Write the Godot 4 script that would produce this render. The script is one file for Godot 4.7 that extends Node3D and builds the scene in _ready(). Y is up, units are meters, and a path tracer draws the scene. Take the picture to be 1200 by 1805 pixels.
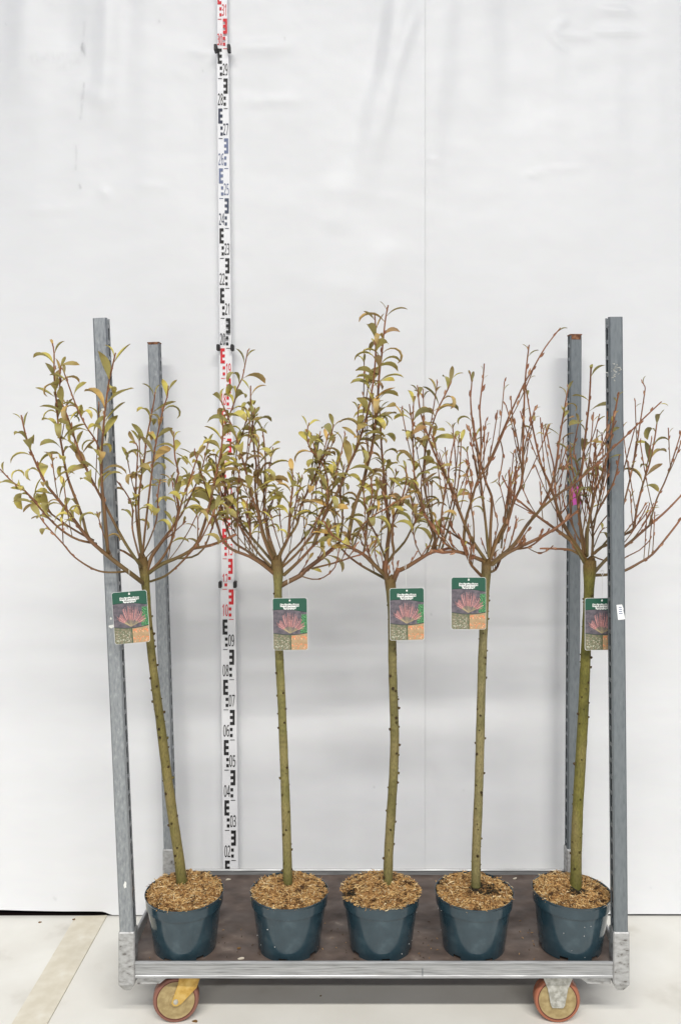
extends Node3D

# photograph geometry: level lens 1.58 m above the floor, focal length in photograph pixels
const FOCAL := 1606.0
const EYE := 1.58
const HORIZON := 784.0

var rng := RandomNumberGenerator.new()
var M := {}
var leaf_meshes := []
var leaf_tops := []
var noise := FastNoiseLite.new()

# ---------------------------------------------------------------- helpers
func P(x: float, y: float, d: float) -> Vector3:
	return Vector3((x - 600.0) / FOCAL * d, EYE - (y - HORIZON) / FOCAL * d, -d)

func numbered(called: String, parent: Node = self) -> String:
	if not parent.has_node(NodePath(called)):
		return called
	var k := 1
	while parent.has_node(NodePath("%s_%03d" % [called, k])):
		k += 1
	return "%s_%03d" % [called, k]

func thing(called: String, label: String, category: String, at := Vector3.ZERO, group := "") -> Node3D:
	var o := Node3D.new()
	o.name = numbered(called)
	add_child(o)
	o.position = at
	tag(o, label, category, group)
	return o

func tag(o: Node, label: String, category: String, group := "") -> void:
	o.set_meta("label", label)
	o.set_meta("category", category)
	if group:
		o.set_meta("group", group)

func begin() -> SurfaceTool:
	var st := SurfaceTool.new()
	st.begin(Mesh.PRIMITIVE_TRIANGLES)
	return st

func put(called: String, st: SurfaceTool, m: Material, parent: Node = self, at := Vector3.ZERO) -> MeshInstance3D:
	return put_mesh(called, st.commit(), m, parent, at)

func put_mesh(called: String, mesh: Mesh, m: Material, parent: Node = self, at := Vector3.ZERO) -> MeshInstance3D:
	var o := MeshInstance3D.new()
	o.name = numbered(called, parent)
	o.mesh = mesh
	if m:
		o.material_override = m
	o.position = at
	parent.add_child(o, true)
	return o

func face(st: SurfaceTool, pts: Array, out: Vector3, col := Color.WHITE) -> void:
	var n: Vector3 = (pts[1] - pts[0]).cross(pts[2] - pts[0])
	if n.length() < 1e-14 and pts.size() > 3:
		n = (pts[2] - pts[0]).cross(pts[3] - pts[0])
	n = n.normalized()
	var flip: bool = n.dot(out) > 0.0
	var nn := n if flip else -n
	for i in range(1, pts.size() - 1):
		var tri := [pts[0], pts[i + 1], pts[i]] if flip else [pts[0], pts[i], pts[i + 1]]
		for v in tri:
			st.set_normal(nn)
			st.set_color(col)
			st.add_vertex(v)

# box with chamfered edges
func rbox(st: SurfaceTool, c: Vector3, s: Vector3, ch := 0.001, turn := Basis.IDENTITY, col := Color.WHITE) -> void:
	var h := s / 2.0
	var v := func(sx: int, sy: int, sz: int, ax: int) -> Vector3:
		var p := Vector3(sx * (h.x - (0.0 if ax == 0 else ch)), sy * (h.y - (0.0 if ax == 1 else ch)), sz * (h.z - (0.0 if ax == 2 else ch)))
		return c + turn * p
	for s1 in [-1, 1]:
		face(st, [v.call(s1, -1, -1, 0), v.call(s1, 1, -1, 0), v.call(s1, 1, 1, 0), v.call(s1, -1, 1, 0)], turn * Vector3(s1, 0, 0), col)
		face(st, [v.call(-1, s1, -1, 1), v.call(1, s1, -1, 1), v.call(1, s1, 1, 1), v.call(-1, s1, 1, 1)], turn * Vector3(0, s1, 0), col)
		face(st, [v.call(-1, -1, s1, 2), v.call(1, -1, s1, 2), v.call(1, 1, s1, 2), v.call(-1, 1, s1, 2)], turn * Vector3(0, 0, s1), col)
		for s2 in [-1, 1]:
			face(st, [v.call(-1, s1, s2, 1), v.call(1, s1, s2, 1), v.call(1, s1, s2, 2), v.call(-1, s1, s2, 2)], turn * Vector3(0, s1, s2), col)
			face(st, [v.call(s1, -1, s2, 0), v.call(s1, 1, s2, 0), v.call(s1, 1, s2, 2), v.call(s1, -1, s2, 2)], turn * Vector3(s1, 0, s2), col)
			face(st, [v.call(s1, s2, -1, 0), v.call(s1, s2, 1, 0), v.call(s1, s2, 1, 1), v.call(s1, s2, -1, 1)], turn * Vector3(s1, s2, 0), col)
			for s3 in [-1, 1]:
				face(st, [v.call(s1, s2, s3, 0), v.call(s1, s2, s3, 1), v.call(s1, s2, s3, 2)], turn * Vector3(s1, s2, s3), col)

# a flat outline (x, y of xf) pulled along the z of xf by deep
func prism(st: SurfaceTool, outline: PackedVector2Array, xf: Transform3D, deep: float, col := Color.WHITE) -> void:
	var mid := Vector2.ZERO
	for p in outline:
		mid += p / outline.size()
	var ids := Geometry2D.triangulate_polygon(outline)
	for z in [0.0, deep]:
		for k in range(0, ids.size(), 3):
			var q := []
			for j in 3:
				q.append(xf * Vector3(outline[ids[k + j]].x, outline[ids[k + j]].y, z))
			face(st, q, xf.basis.z * (-1.0 if (z == 0.0) == (deep > 0.0) else 1.0), col)
	var ccw := not Geometry2D.is_polygon_clockwise(outline)
	for i in outline.size():
		var a := outline[i]
		var b := outline[(i + 1) % outline.size()]
		var e := b - a
		var out := Vector2(e.y, -e.x) if ccw else Vector2(-e.y, e.x)
		face(st, [xf * Vector3(a.x, a.y, 0), xf * Vector3(b.x, b.y, 0), xf * Vector3(b.x, b.y, deep), xf * Vector3(a.x, a.y, deep)], xf.basis * Vector3(out.x, out.y, 0), col)

# rings round a line of points; one radius and one colour for each point
func tube(st: SurfaceTool, pts: PackedVector3Array, radii: PackedFloat32Array, cols: PackedColorArray, sides := 6, base := 0, rough := 0.0) -> int:
	var n := pts.size()
	var t0 := (pts[1] - pts[0]).normalized()
	var a := t0.cross(Vector3(0.31, 0.2, 0.93)).normalized()
	for k in n:
		var t := (pts[mini(k + 1, n - 1)] - pts[maxi(k - 1, 0)]).normalized()
		a = (a - t * a.dot(t)).normalized()
		var b := t.cross(a)
		for i in sides:
			var w := TAU * i / sides
			var o := a * cos(w) + b * sin(w)
			var p := pts[k] + o * radii[k]
			if rough > 0.0:
				p += o * radii[k] * rough * noise.get_noise_3d(p.x * 900.0, p.y * 350.0, p.z * 900.0)
			st.set_normal(o)
			if rough > 0.0:
				var v := noise.get_noise_3d(p.x * 1500.0 + pts[0].x * 40.0, p.y * 420.0, p.z * 1500.0)
				st.set_color(cols[k] * (1.0 + 0.5 * v) if v < 0.0 else cols[k].lerp(lin(150, 134, 92), v * 0.8))
			else:
				st.set_color(cols[k])
			st.add_vertex(p)
	for k in n - 1:
		for i in sides:
			var j := (i + 1) % sides
			for v in [k * sides + i, (k + 1) * sides + i, k * sides + j, k * sides + j, (k + 1) * sides + i, (k + 1) * sides + j]:
				st.add_index(base + v)
	var next := base + n * sides
	for e in [0, n - 1]:
		var dir := (pts[1] - pts[0]).normalized() * -1.0 if e == 0 else (pts[n - 1] - pts[n - 2]).normalized()
		st.set_normal(dir)
		st.set_color(cols[e])
		st.add_vertex(pts[e] + dir * radii[e] * 0.5)
		for i in sides:
			var j := (i + 1) % sides
			for v in ([next, base + i, base + j] if e == 0 else [next, base + e * sides + j, base + e * sides + i]):
				st.add_index(v)
		next += 1
	return next

# a small pointed egg that lies along dir: bud, knot
func egg(st: SurfaceTool, at: Vector3, dir: Vector3, long: float, wide: float, col: Color, base: int, sides := 5) -> int:
	var pts := PackedVector3Array()
	var rr := PackedFloat32Array()
	var cc := PackedColorArray()
	var f := [[0.0, 0.45], [0.3, 1.0], [0.65, 0.8], [1.0, 0.12]]
	for q in f:
		pts.append(at + dir * long * q[0])
		rr.append(wide * q[1])
		cc.append(col)
	return tube(st, pts, rr, cc, sides, base)

# profile of (radius, height) turned round the y axis
func lathe(st: SurfaceTool, prof: Array, sides := 48, col := Color.WHITE, at := Transform3D.IDENTITY) -> void:
	for k in prof.size() - 1:
		var p: Vector2 = prof[k]
		var q: Vector2 = prof[k + 1]
		var e := q - p
		if e.length() < 1e-7:
			continue
		var nn := Vector2(e.y, -e.x).normalized()
		for i in sides:
			var w0 := TAU * i / sides
			var w1 := TAU * (i + 1) / sides
			var ring := func(r: Vector2, w: float) -> Vector3: return at * Vector3(r.x * cos(w), r.y, r.x * sin(w))
			var nrm := func(w: float) -> Vector3: return at.basis * Vector3(nn.x * cos(w), nn.y, nn.x * sin(w))
			var quad := [[p, w0], [q, w1], [q, w0], [p, w0], [p, w1], [q, w1]]
			for v in quad:
				st.set_normal(nrm.call(v[1]))
				st.set_color(col)
				st.add_vertex(ring.call(v[0], v[1]))

func smooth_line(text: String, d0: float, dz: float, power: float, step := 9.0) -> PackedVector3Array:
	var f := text.split_floats(" ", false)
	var px := PackedVector2Array()
	for i in range(0, f.size() - 1, 2):
		px.append(Vector2(f[i], f[i + 1]))
	var total := 0.0
	for i in px.size() - 1:
		total += px[i].distance_to(px[i + 1])
	var out := PackedVector3Array()
	var gone := 0.0
	for i in px.size() - 1:
		var a := px[maxi(i - 1, 0)]
		var b := px[i]
		var c := px[i + 1]
		var e := px[mini(i + 2, px.size() - 1)]
		var seg := b.distance_to(c)
		var n := maxi(2, int(seg / step))
		for k in n + (1 if i == px.size() - 2 else 0):
			var t := float(k) / n
			var q := b.cubic_interpolate(c, a, e, t)
			var s := clampf((gone + seg * t) / total, 0.0, 1.0)
			var wob := 0.004 * noise.get_noise_2d(q.x * 3.0, q.y * 3.0) * minf(1.0, s * 4.0)
			out.append(P(q.x, q.y, d0 + dz * pow(s, power) + wob))
		gone += seg
	return out

# ---------------------------------------------------------------- materials
func srgb(r: float, g: float, b: float) -> Color:
	return Color(r / 255.0, g / 255.0, b / 255.0)

func lin(r: float, g: float, b: float) -> Color:
	return srgb(r, g, b).srgb_to_linear()

func plain(called: String, c: Color, rough := 0.6, metal := 0.0) -> StandardMaterial3D:
	var m := StandardMaterial3D.new()
	m.resource_name = called
	m.albedo_color = c
	m.roughness = rough
	m.metallic = metal
	M[called] = m
	return m

func ntex(seed_: int, freq: float, stops: Array, size := 256, stretch := Vector2.ONE, octaves := 4) -> ImageTexture:
	# tileable picture: values of a noise walked round two circles
	var g := Gradient.new()
	var offs := PackedFloat32Array()
	var cols := PackedColorArray()
	for s in stops:
		offs.append(s[0])
		cols.append(s[1])
	g.offsets = offs
	g.colors = cols
	var nz := FastNoiseLite.new()
	nz.seed = seed_
	nz.frequency = freq
	nz.noise_type = FastNoiseLite.TYPE_SIMPLEX_SMOOTH
	nz.fractal_octaves = octaves
	var src := nz.get_seamless_image(int(size * stretch.x), int(size * stretch.y), false, false, 0.25, true)
	src.resize(size, size, Image.INTERPOLATE_CUBIC)
	src.convert(Image.FORMAT_L8)
	var im := Image.create(size, size, false, Image.FORMAT_RGB8)
	for y in size:
		for x in size:
			im.set_pixel(x, y, g.sample(src.get_pixel(x, y).r))
	return ImageTexture.create_from_image(im)

func tri(m: StandardMaterial3D, scale: float, world := true) -> StandardMaterial3D:
	m.uv1_triplanar = true
	m.uv1_world_triplanar = world
	m.uv1_scale = Vector3.ONE * scale
	return m

func materials() -> void:
	var grey := func(a: float) -> Color: return Color(a, a, a)
	# galvanised steel: zinc spangle, worn patches
	var zinc := tri(plain("galvanised_steel", Color.WHITE, 1.0, 0.7), 7.0)
	zinc.uv1_scale = Vector3(17, 6, 17)
	zinc.albedo_texture = ntex(11, 0.012, [[0.08, srgb(138, 142, 146)], [0.35, srgb(152, 156, 159)], [0.7, srgb(160, 164, 167)], [0.95, srgb(184, 187, 188)]], 512, Vector2.ONE, 5)
	zinc.roughness_texture = ntex(12, 0.02, [[0.2, grey.call(0.38)], [0.8, grey.call(0.62)]])
	zinc.roughness_texture_channel = BaseMaterial3D.TEXTURE_CHANNEL_RED
	var darker_zinc := tri(plain("darker_galvanised_steel", Color.WHITE, 1.0, 0.55), 6.0)  # darker copy of the zinc, dimmer reflections put into its colour
	darker_zinc.uv1_scale = Vector3(15, 4, 15)
	darker_zinc.albedo_texture = ntex(13, 0.012, [[0.08, srgb(112, 119, 123)], [0.4, srgb(123, 129, 133)], [0.8, srgb(128, 134, 137)], [0.97, srgb(146, 151, 154)]], 512, Vector2.ONE, 5)
	darker_zinc.roughness_texture = ntex(14, 0.02, [[0.2, grey.call(0.42)], [0.8, grey.call(0.6)]])
	darker_zinc.roughness_texture_channel = BaseMaterial3D.TEXTURE_CHANNEL_RED
	# scuffed rails: grime drawn out along the rail
	var rail := tri(plain("scuffed_steel_rail", Color.WHITE, 1.0, 0.6), 2.2)
	rail.uv1_scale = Vector3(0.9, 30.0, 30.0)
	rail.albedo_texture = ntex(15, 0.016, [[0.06, srgb(122, 121, 119)], [0.28, srgb(156, 157, 157)], [0.5, srgb(173, 174, 175)], [0.78, srgb(188, 189, 189)], [0.96, srgb(152, 152, 150)]], 512, Vector2.ONE, 5)
	rail.roughness_texture = ntex(16, 0.03, [[0.2, grey.call(0.34)], [0.8, grey.call(0.66)]])
	rail.roughness_texture_channel = BaseMaterial3D.TEXTURE_CHANNEL_RED
	var socket := tri(plain("scuffed_steel_socket", Color.WHITE, 1.0, 0.5), 6.0)
	socket.uv1_scale = Vector3(5, 9, 5)
	socket.albedo_texture = ntex(17, 0.014, [[0.06, srgb(104, 100, 96)], [0.26, srgb(160, 159, 157)], [0.55, srgb(180, 180, 179)], [0.8, srgb(190, 190, 189)], [0.98, srgb(140, 136, 130)]], 512, Vector2.ONE, 5)
	socket.roughness_texture = rail.roughness_texture
	socket.roughness_texture_channel = BaseMaterial3D.TEXTURE_CHANNEL_RED
	tri(plain("rust", Color.WHITE, 0.9, 0.1), 18.0).albedo_texture = ntex(18, 0.03, [[0.2, srgb(92, 62, 46)], [0.5, srgb(128, 84, 58)], [0.8, srgb(150, 112, 84)]], 128)
	# plywood shelf: brown film with scuffs
	var ply := tri(plain("brown_plywood", Color.WHITE, 1.0), 1.9)
	ply.uv1_scale = Vector3(1.5, 1.5, 2.2)
	ply.albedo_texture = ntex(19, 0.012, [[0.1, srgb(70, 58, 52)], [0.45, srgb(88, 75, 68)], [0.7, srgb(98, 84, 76)], [0.88, srgb(116, 102, 93)], [0.99, srgb(150, 138, 127)]], 512, Vector2.ONE, 5)
	ply.roughness_texture = ntex(20, 0.02, [[0.2, grey.call(0.45)], [0.8, grey.call(0.75)]])
	ply.roughness_texture_channel = BaseMaterial3D.TEXTURE_CHANNEL_RED
	# pots
	var pot := tri(plain("slate_blue_plastic", Color.WHITE, 1.0), 4.0)
	pot.albedo_texture = ntex(21, 0.015, [[0.2, srgb(38, 57, 66)], [0.6, srgb(44, 64, 73)], [0.9, srgb(60, 79, 87)]], 256, Vector2(1, 1), 5)
	pot.roughness_texture = ntex(22, 0.02, [[0.25, grey.call(0.10)], [0.7, grey.call(0.15)], [0.95, grey.call(0.3)]])
	pot.roughness_texture_channel = BaseMaterial3D.TEXTURE_CHANNEL_RED
	pot.metallic_specular = 0.6
	tri(plain("peat", Color.WHITE, 0.95), 30.0).albedo_texture = ntex(23, 0.04, [[0.2, srgb(84, 60, 36)], [0.5, srgb(146, 108, 64)], [0.8, srgb(182, 140, 88)]], 128)
	var fibre := plain("coir_fibre", Color.WHITE, 0.85)
	fibre.vertex_color_use_as_albedo = true
	var bark := tri(plain("willow_bark", Color.WHITE, 0.72), 9.0)
	bark.vertex_color_use_as_albedo = true
	bark.uv1_scale = Vector3(26, 9, 26)
	bark.albedo_texture = ntex(24, 0.03, [[0.1, srgb(176, 172, 164)], [0.5, srgb(232, 230, 226)], [0.9, srgb(255, 255, 252)]], 256, Vector2.ONE, 5)
	bark.heightmap_enabled = true
	bark.heightmap_texture = ntex(25, 0.04, [[0.2, grey.call(0.2)], [0.8, grey.call(0.9)]], 256)
	bark.heightmap_scale = 0.04
	var twig := plain("willow_twig", Color.WHITE, 0.5)
	twig.vertex_color_use_as_albedo = true
	# leaves: kinds of autumn tone, upper face and paler lower face
	var tones := [[178, 168, 92], [158, 150, 88], [198, 186, 98], [212, 198, 102], [222, 208, 116], [206, 172, 104], [182, 146, 98], [182, 162, 100], [148, 136, 82], [216, 180, 106]]
	for k in tones.size():
		var c: Array = tones[k]
		var m := plain("leaf_tone_%d" % k, srgb(c[0], c[1], c[2]), 0.55)
		m.vertex_color_use_as_albedo = true
		m.backlight_enabled = true
		m.backlight = Color(0.6, 0.58, 0.4)
		var u := plain("leaf_lower_%d" % k, srgb(c[0], c[1], c[2]).lerp(srgb(160, 152, 122), 0.42), 0.75)
		u.vertex_color_use_as_albedo = true
		u.backlight_enabled = true
		u.backlight = Color(0.6, 0.58, 0.4)
		leaf_tops.append([m, u])
	# staff
	plain("staff_white", srgb(236, 236, 238), 0.4)
	plain("print_black", srgb(34, 33, 34), 0.6)
	plain("print_red", srgb(214, 44, 52), 0.6)
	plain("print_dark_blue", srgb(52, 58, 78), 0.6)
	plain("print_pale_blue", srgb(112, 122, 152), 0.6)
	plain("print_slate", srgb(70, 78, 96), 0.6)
	plain("clamp_black", srgb(38, 36, 36), 0.5)
	# wheels
	tri(plain("tan_nylon", Color.WHITE, 0.55), 16.0).albedo_texture = ntex(26, 0.02, [[0.2, srgb(148, 128, 88)], [0.5, srgb(162, 142, 98)], [0.8, srgb(174, 155, 112)]], 128)
	plain("brown_rubber", srgb(134, 90, 76), 0.6)
	plain("orange_rubber", srgb(160, 98, 72), 0.5)
	plain("dark_red_rubber", srgb(92, 40, 32), 0.6)
	var yz := tri(plain("yellow_zinc", Color.WHITE, 0.5, 0.35), 10.0)
	yz.albedo_texture = ntex(27, 0.02, [[0.2, srgb(176, 136, 62)], [0.5, srgb(204, 166, 86)], [0.8, srgb(216, 184, 112)]], 128)
	tri(plain("pale_zinc", Color.WHITE, 0.5, 0.4), 14.0).albedo_texture = ntex(28, 0.03, [[0.2, srgb(160, 158, 148)], [0.5, srgb(184, 183, 175)], [0.8, srgb(202, 201, 194)]], 128)
	# floor and backdrop
	var fl := tri(plain("white_floor", Color.WHITE, 0.55), 0.55)
	fl.albedo_texture = ntex(29, 0.01, [[0.1, srgb(206, 202, 192)], [0.3, srgb(224, 221, 213)], [0.7, srgb(231, 229, 222)], [1.0, srgb(235, 233, 227)]], 512, Vector2.ONE, 6)
	tri(plain("beige_tape", Color.WHITE, 0.6), 5.0).albedo_texture = ntex(30, 0.02, [[0.2, srgb(211, 203, 184)], [0.6, srgb(219, 212, 195)], [0.9, srgb(225, 220, 206)]], 128)
	plain("dark_wall", srgb(58, 42, 42), 0.8)
	plain("white_card", srgb(236, 236, 236), 0.7)
	plain("lamp_housing", srgb(210, 210, 210), 0.5)
	var lamp := plain("lamp_diffuser", srgb(240, 240, 240), 0.5)
	lamp.emission_enabled = true
	lamp.emission = Color(1.0, 0.96, 0.9)
	lamp.emission_energy_multiplier = 1.0
	plain("pink_paint", srgb(188, 78, 162), 0.6)
	plain("lime_sticker", srgb(158, 196, 52), 0.6)
	plain("white_speck", srgb(225, 225, 220), 0.7)
	plain("dry_leaf", srgb(120, 88, 48), 0.8)
	plain("pale_litter", srgb(206, 196, 178), 0.8)
	plain("string_white", srgb(222, 222, 218), 0.4)

# ---------------------------------------------------------------- lamps
func strip_light(at: Vector3, long: float, wide: float, energy: float, tint: Color, aim: Vector3, label: String) -> void:
	var t := thing("strip_light", label, "lamp", at, "strip lights over the hall")
	t.look_at_from_position(at, aim, Vector3.UP)
	var st := begin()
	rbox(st, Vector3(0, 0, 0.04), Vector3(long + 0.06, wide + 0.05, 0.06), 0.004)
	put("housing", st, M.lamp_housing, t)
	st = begin()
	rbox(st, Vector3(0, 0, 0.004), Vector3(long, wide, 0.008), 0.001)
	put("diffuser", st, M.lamp_diffuser, t)
	var l := AreaLight3D.new()
	l.name = "tube_light"
	l.area_size = Vector2(long, wide)
	l.light_energy = energy
	l.light_color = tint
	l.shadow_enabled = true
	l.set("area_range", 30.0)
	l.set("area_attenuation", 2.0)
	l.position = Vector3(0, 0, -0.006)
	t.add_child(l)

# ---------------------------------------------------------------- setting
func ridge(p: Vector2, a: Vector2, b: Vector2, w: float) -> float:
	var q := Geometry2D.get_closest_point_to_segment(p, a, b)
	var ends := clampf(minf(q.distance_to(a), q.distance_to(b)) / (0.25 * a.distance_to(b) + 1.0), 0.0, 1.0)
	var x := p.distance_to(q) / w
	return exp(-x * x) * (0.25 + 0.75 * ends)

# folds of the backdrop, in photograph pixels: line, width, height in mm
const FOLDS := [
	[48, -40, 40, 190, 26, 9], [196, -40, 184, 200, 20, 9], [120, -40, 120, 120, 30, -5], [712, -40, 640, 330, 24, 11], [735, 20, 694, 140, 7, 4], [694, 140, 672, 250, 9, 3.5],
	[672, 0, 655, 160, 18, -7], [790, -40, 768, 260, 22, 6], [900, -40, 930, 240, 40, -6], [1000, 30, 968, 58, 6, 3], [968, 58, 1050, 66, 5, 2.5], [1040, 54, 1140, 56, 6, 3],
	[1060, 14, 1120, 20, 8, 4], [968, 62, 1000, 90, 6, 2.5], [752, 283, 778, 281, 5, 2], [925, 312, 960, 299, 5, 1.8], [960, 299, 1030, 298, 6, 1.6], [330, 92, 420, 96, 5, 2.2],
	[400, 88, 520, 80, 12, 3], [0, 160, 26, 132, 8, 3], [420, 180, 540, 176, 10, 2], [610, 420, 560, 760, 60, 7], [690, 420, 640, 560, 26, 4], [1030, 180, 1010, 520, 60, 5],
	[150, 160, 200, 190, 16, 4], [600, 300, 590, 420, 20, 4], [470, 1160, 620, 1180, 30, 2.5], [540, 1330, 720, 1370, 40, -4], [760, 1320, 800, 1390, 24, 3], [620, 1085, 740, 1090, 18, 2],
	[430, 1240, 520, 1200, 30, -3], [800, 1240, 900, 1235, 40, 3], [1110, 1255, 1200, 1245, 8, 1.6], [180, 330, 190, 350, 10, 3], [30, 376, 140, 366, 8, 1.5], [240, 326, 300, 330, 8, 1.5],
]

func cloth(x0: float, x1: float, y0: float, y1: float, d: float, gap: Callable) -> ArrayMesh:
	var nx := int((x1 - x0) / 0.012)
	var ny := int((y1 - y0) / 0.012)
	var st := begin()
	for j in ny + 1:
		for i in nx + 1:
			var x := lerpf(x0, x1, float(i) / nx)
			var y := lerpf(gap.call(x), y1, float(j) / ny)
			var p := Vector2(x / d * FOCAL + 600.0, HORIZON - (y - EYE) / d * FOCAL)
			var out := 0.010 * noise.get_noise_2d(x * 90.0, y * 22.0) + 0.0014 * noise.get_noise_2d(x * 130.0 + 50.0, y * 300.0) + 0.0009 * noise.get_noise_2d(x * 600.0, y * 700.0) + 0.007 * noise.get_noise_2d(x * 240.0 + 900.0, y * 14.0) * smoothstep(1.3, 3.0, y)
			out *= 1.0 + 0.9 * smoothstep(1.9, 3.0, y)
			for f in FOLDS:
				if absf(p.y - (f[1] + f[3]) / 2.0) < absf(f[1] - f[3]) / 2.0 + f[4] * 3.0 and absf(p.x - (f[0] + f[2]) / 2.0) < absf(f[0] - f[2]) / 2.0 + f[4] * 3.0:
					out += 0.0014 * f[5] * ridge(p, Vector2(f[0], f[1]), Vector2(f[2], f[3]), f[4])
			# the hem curls forward a little
			out += 0.008 * exp(-y / 0.03)
			st.set_uv(Vector2(float(i) / nx, 1.0 - float(j) / ny))
			st.add_vertex(Vector3(x, y, -d + out))
	for j in ny:
		for i in nx:
			var a := j * (nx + 1) + i
			for v in [a, a + nx + 1, a + 1, a + 1, a + nx + 1, a + nx + 2]:
				st.add_index(v)
	st.generate_normals()
	return st.commit()

func tarpaulin(called: String, dirt: Array, x0: float, x1: float, seed_: int) -> StandardMaterial3D:
	var m := plain(called, Color.WHITE, 0.36)
	m.metallic_specular = 0.4
	var w := 1024
	var h := 1024
	var im := Image.create(w, h, false, Image.FORMAT_RGB8)
	var nz := FastNoiseLite.new()
	nz.seed = seed_
	nz.frequency = 0.02
	nz.fractal_octaves = 5
	for y in h:
		for x in w:
			var a := 0.5 + 0.5 * nz.get_noise_2d(x * 0.5, y * 2.0)
			var k := 1.0 - 0.018 * a
			im.set_pixel(x, y, Color(0.905 * k, 0.908 * k, 0.914 * k))
	var on := func(px: float, py: float) -> Vector2:
		return Vector2(((px - 600.0) / FOCAL * 3.06 - x0) / (x1 - x0) * w, (1.0 - (EYE + (HORIZON - py) / FOCAL * 3.06) / 3.7) * h)
	for s in dirt:   # smudge: from, to (photograph pixels), width, strength
		var a: Vector2 = on.call(s[0], s[1])
		var b: Vector2 = on.call(s[2], s[3])
		var r: float = s[4]
		for y in range(int(minf(a.y, b.y) - r * 2.0), int(maxf(a.y, b.y) + r * 2.0) + 1):
			for x in range(int(minf(a.x, b.x) - r * 2.0), int(maxf(a.x, b.x) + r * 2.0) + 1):
				if x < 0 or y < 0 or x >= w or y >= h:
					continue
				var p := Vector2(x, y)
				var q := Geometry2D.get_closest_point_to_segment(p, a, b)
				var f: float = exp(-pow(p.distance_to(q) / r, 2.0)) * s[5] * 0.4 * clampf(0.35 + 1.1 * nz.get_noise_2d(x * 7.0, y * 3.5) + 0.3, 0.0, 1.0)
				im.set_pixel(x, y, im.get_pixel(x, y).lerp(Color(0.42, 0.42, 0.43), clampf(f, 0.0, 1.0)))
	m.albedo_texture = ImageTexture.create_from_image(im)
	m.texture_repeat = false
	return m

func setting() -> void:
	var st := begin()
	rbox(st, Vector3(0.0, -0.05, 0.475), Vector3(9.0, 0.1, 7.07), 0.002)
	put("floor", st, M.white_floor).set_meta("kind", "structure")
	st = begin()
	rbox(st, Vector3(0.0, -0.06, -3.14), Vector3(9.0, 0.08, 0.15), 0.002)
	put("dark_gap_strip", st, M.dark_wall).set_meta("kind", "structure")  # dark strip added behind the hems so the gap under them looks shaded
	st = begin()
	rbox(st, Vector3(0.0, 2.2, -3.26), Vector3(9.0, 4.4, 0.12), 0.002)
	put("wall", st, M.dark_wall).set_meta("kind", "structure")
	# the beige tape and the lifted floor sheet at the left
	var on := func(x: float, y: float, h: float) -> Vector3:
		var d := (EYE - h) * FOCAL / (y - HORIZON)
		return Vector3((x - 600.0) / FOCAL * d, h, -d)
	st = begin()
	var tp := [on.call(134, 1615, 0.004), on.call(189, 1613, 0.004), on.call(64, 1840, 0.004), on.call(0, 1840, 0.004)]
	var low := []
	for p in tp:
		low.append(Vector3(p.x, 0.0005, p.z))
	face(st, tp, Vector3.UP)
	for i in 4:
		face(st, [tp[i], tp[(i + 1) % 4], low[(i + 1) % 4], low[i]], (tp[i] + tp[(i + 1) % 4]) / 2.0 - (tp[0] + tp[1] + tp[2] + tp[3]) / 4.0)
	tag(put("floor_tape", st, M.beige_tape), "wide beige tape strip running along the white floor at the left", "tape")
	# two white tarpaulins that overlap at the seam
	var seam := (748.0 - 600.0) / FOCAL * 3.06
	var hem_left := func(x: float) -> float: return 0.004 + 0.010 * smoothstep(-0.76, -0.80, x) + 0.006 * smoothstep(-0.9, -1.2, x)
	var hem_right := func(_x: float) -> float: return 0.005
	var grime := [[149, 40, 146, 78, 2.0, 0.22], [146, 80, 148, 97, 2.2, 0.7], [143, 84, 147, 95, 1.5, 0.6], [149, 150, 146, 176, 1.6, 0.4], [146, 176, 143, 210, 2.0, 0.28], [135, 260, 134, 300, 1.6, 0.22], [141, 328, 142, 333, 1.3, 0.6], [60, 108, 112, 100, 5.0, 0.12], [112, 120, 138, 110, 4.0, 0.13], [279, 36, 280, 38, 1.4, 0.6], [501, 66, 502, 70, 1.1, 0.5], [10, 44, 12, 46, 1.2, 0.4], [357, 124, 358, 125, 1.0, 0.5], [658, 1389, 659, 1390, 0.8, 0.4], [712, 1412, 714, 1418, 1.0, 0.35], [95, 1590, 98, 1592, 1.5, 0.25]]
	var o := put_mesh("backdrop_sheet", cloth(-2.6, seam, 0.0, 3.7, 3.06, hem_left), tarpaulin("white_tarpaulin_marked", grime, -2.6, seam, 5))
	tag(o, "white tarpaulin backdrop left of the seam, hanging behind the staff with grey smudges", "backdrop")
	o = put_mesh("backdrop_sheet", cloth(seam - 0.05, 2.8, 0.0, 3.7, 3.068, hem_right), tarpaulin("white_tarpaulin_clean", [[759, 1084, 760, 1085, 1.0, 0.4], [816, 1395, 817, 1396, 1.0, 0.4], [1146, 1568, 1147, 1569, 0.8, 0.2]], seam - 0.05, 2.8, 6))
	tag(o, "white tarpaulin backdrop right of the seam, hanging behind the right posts", "backdrop")

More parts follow.
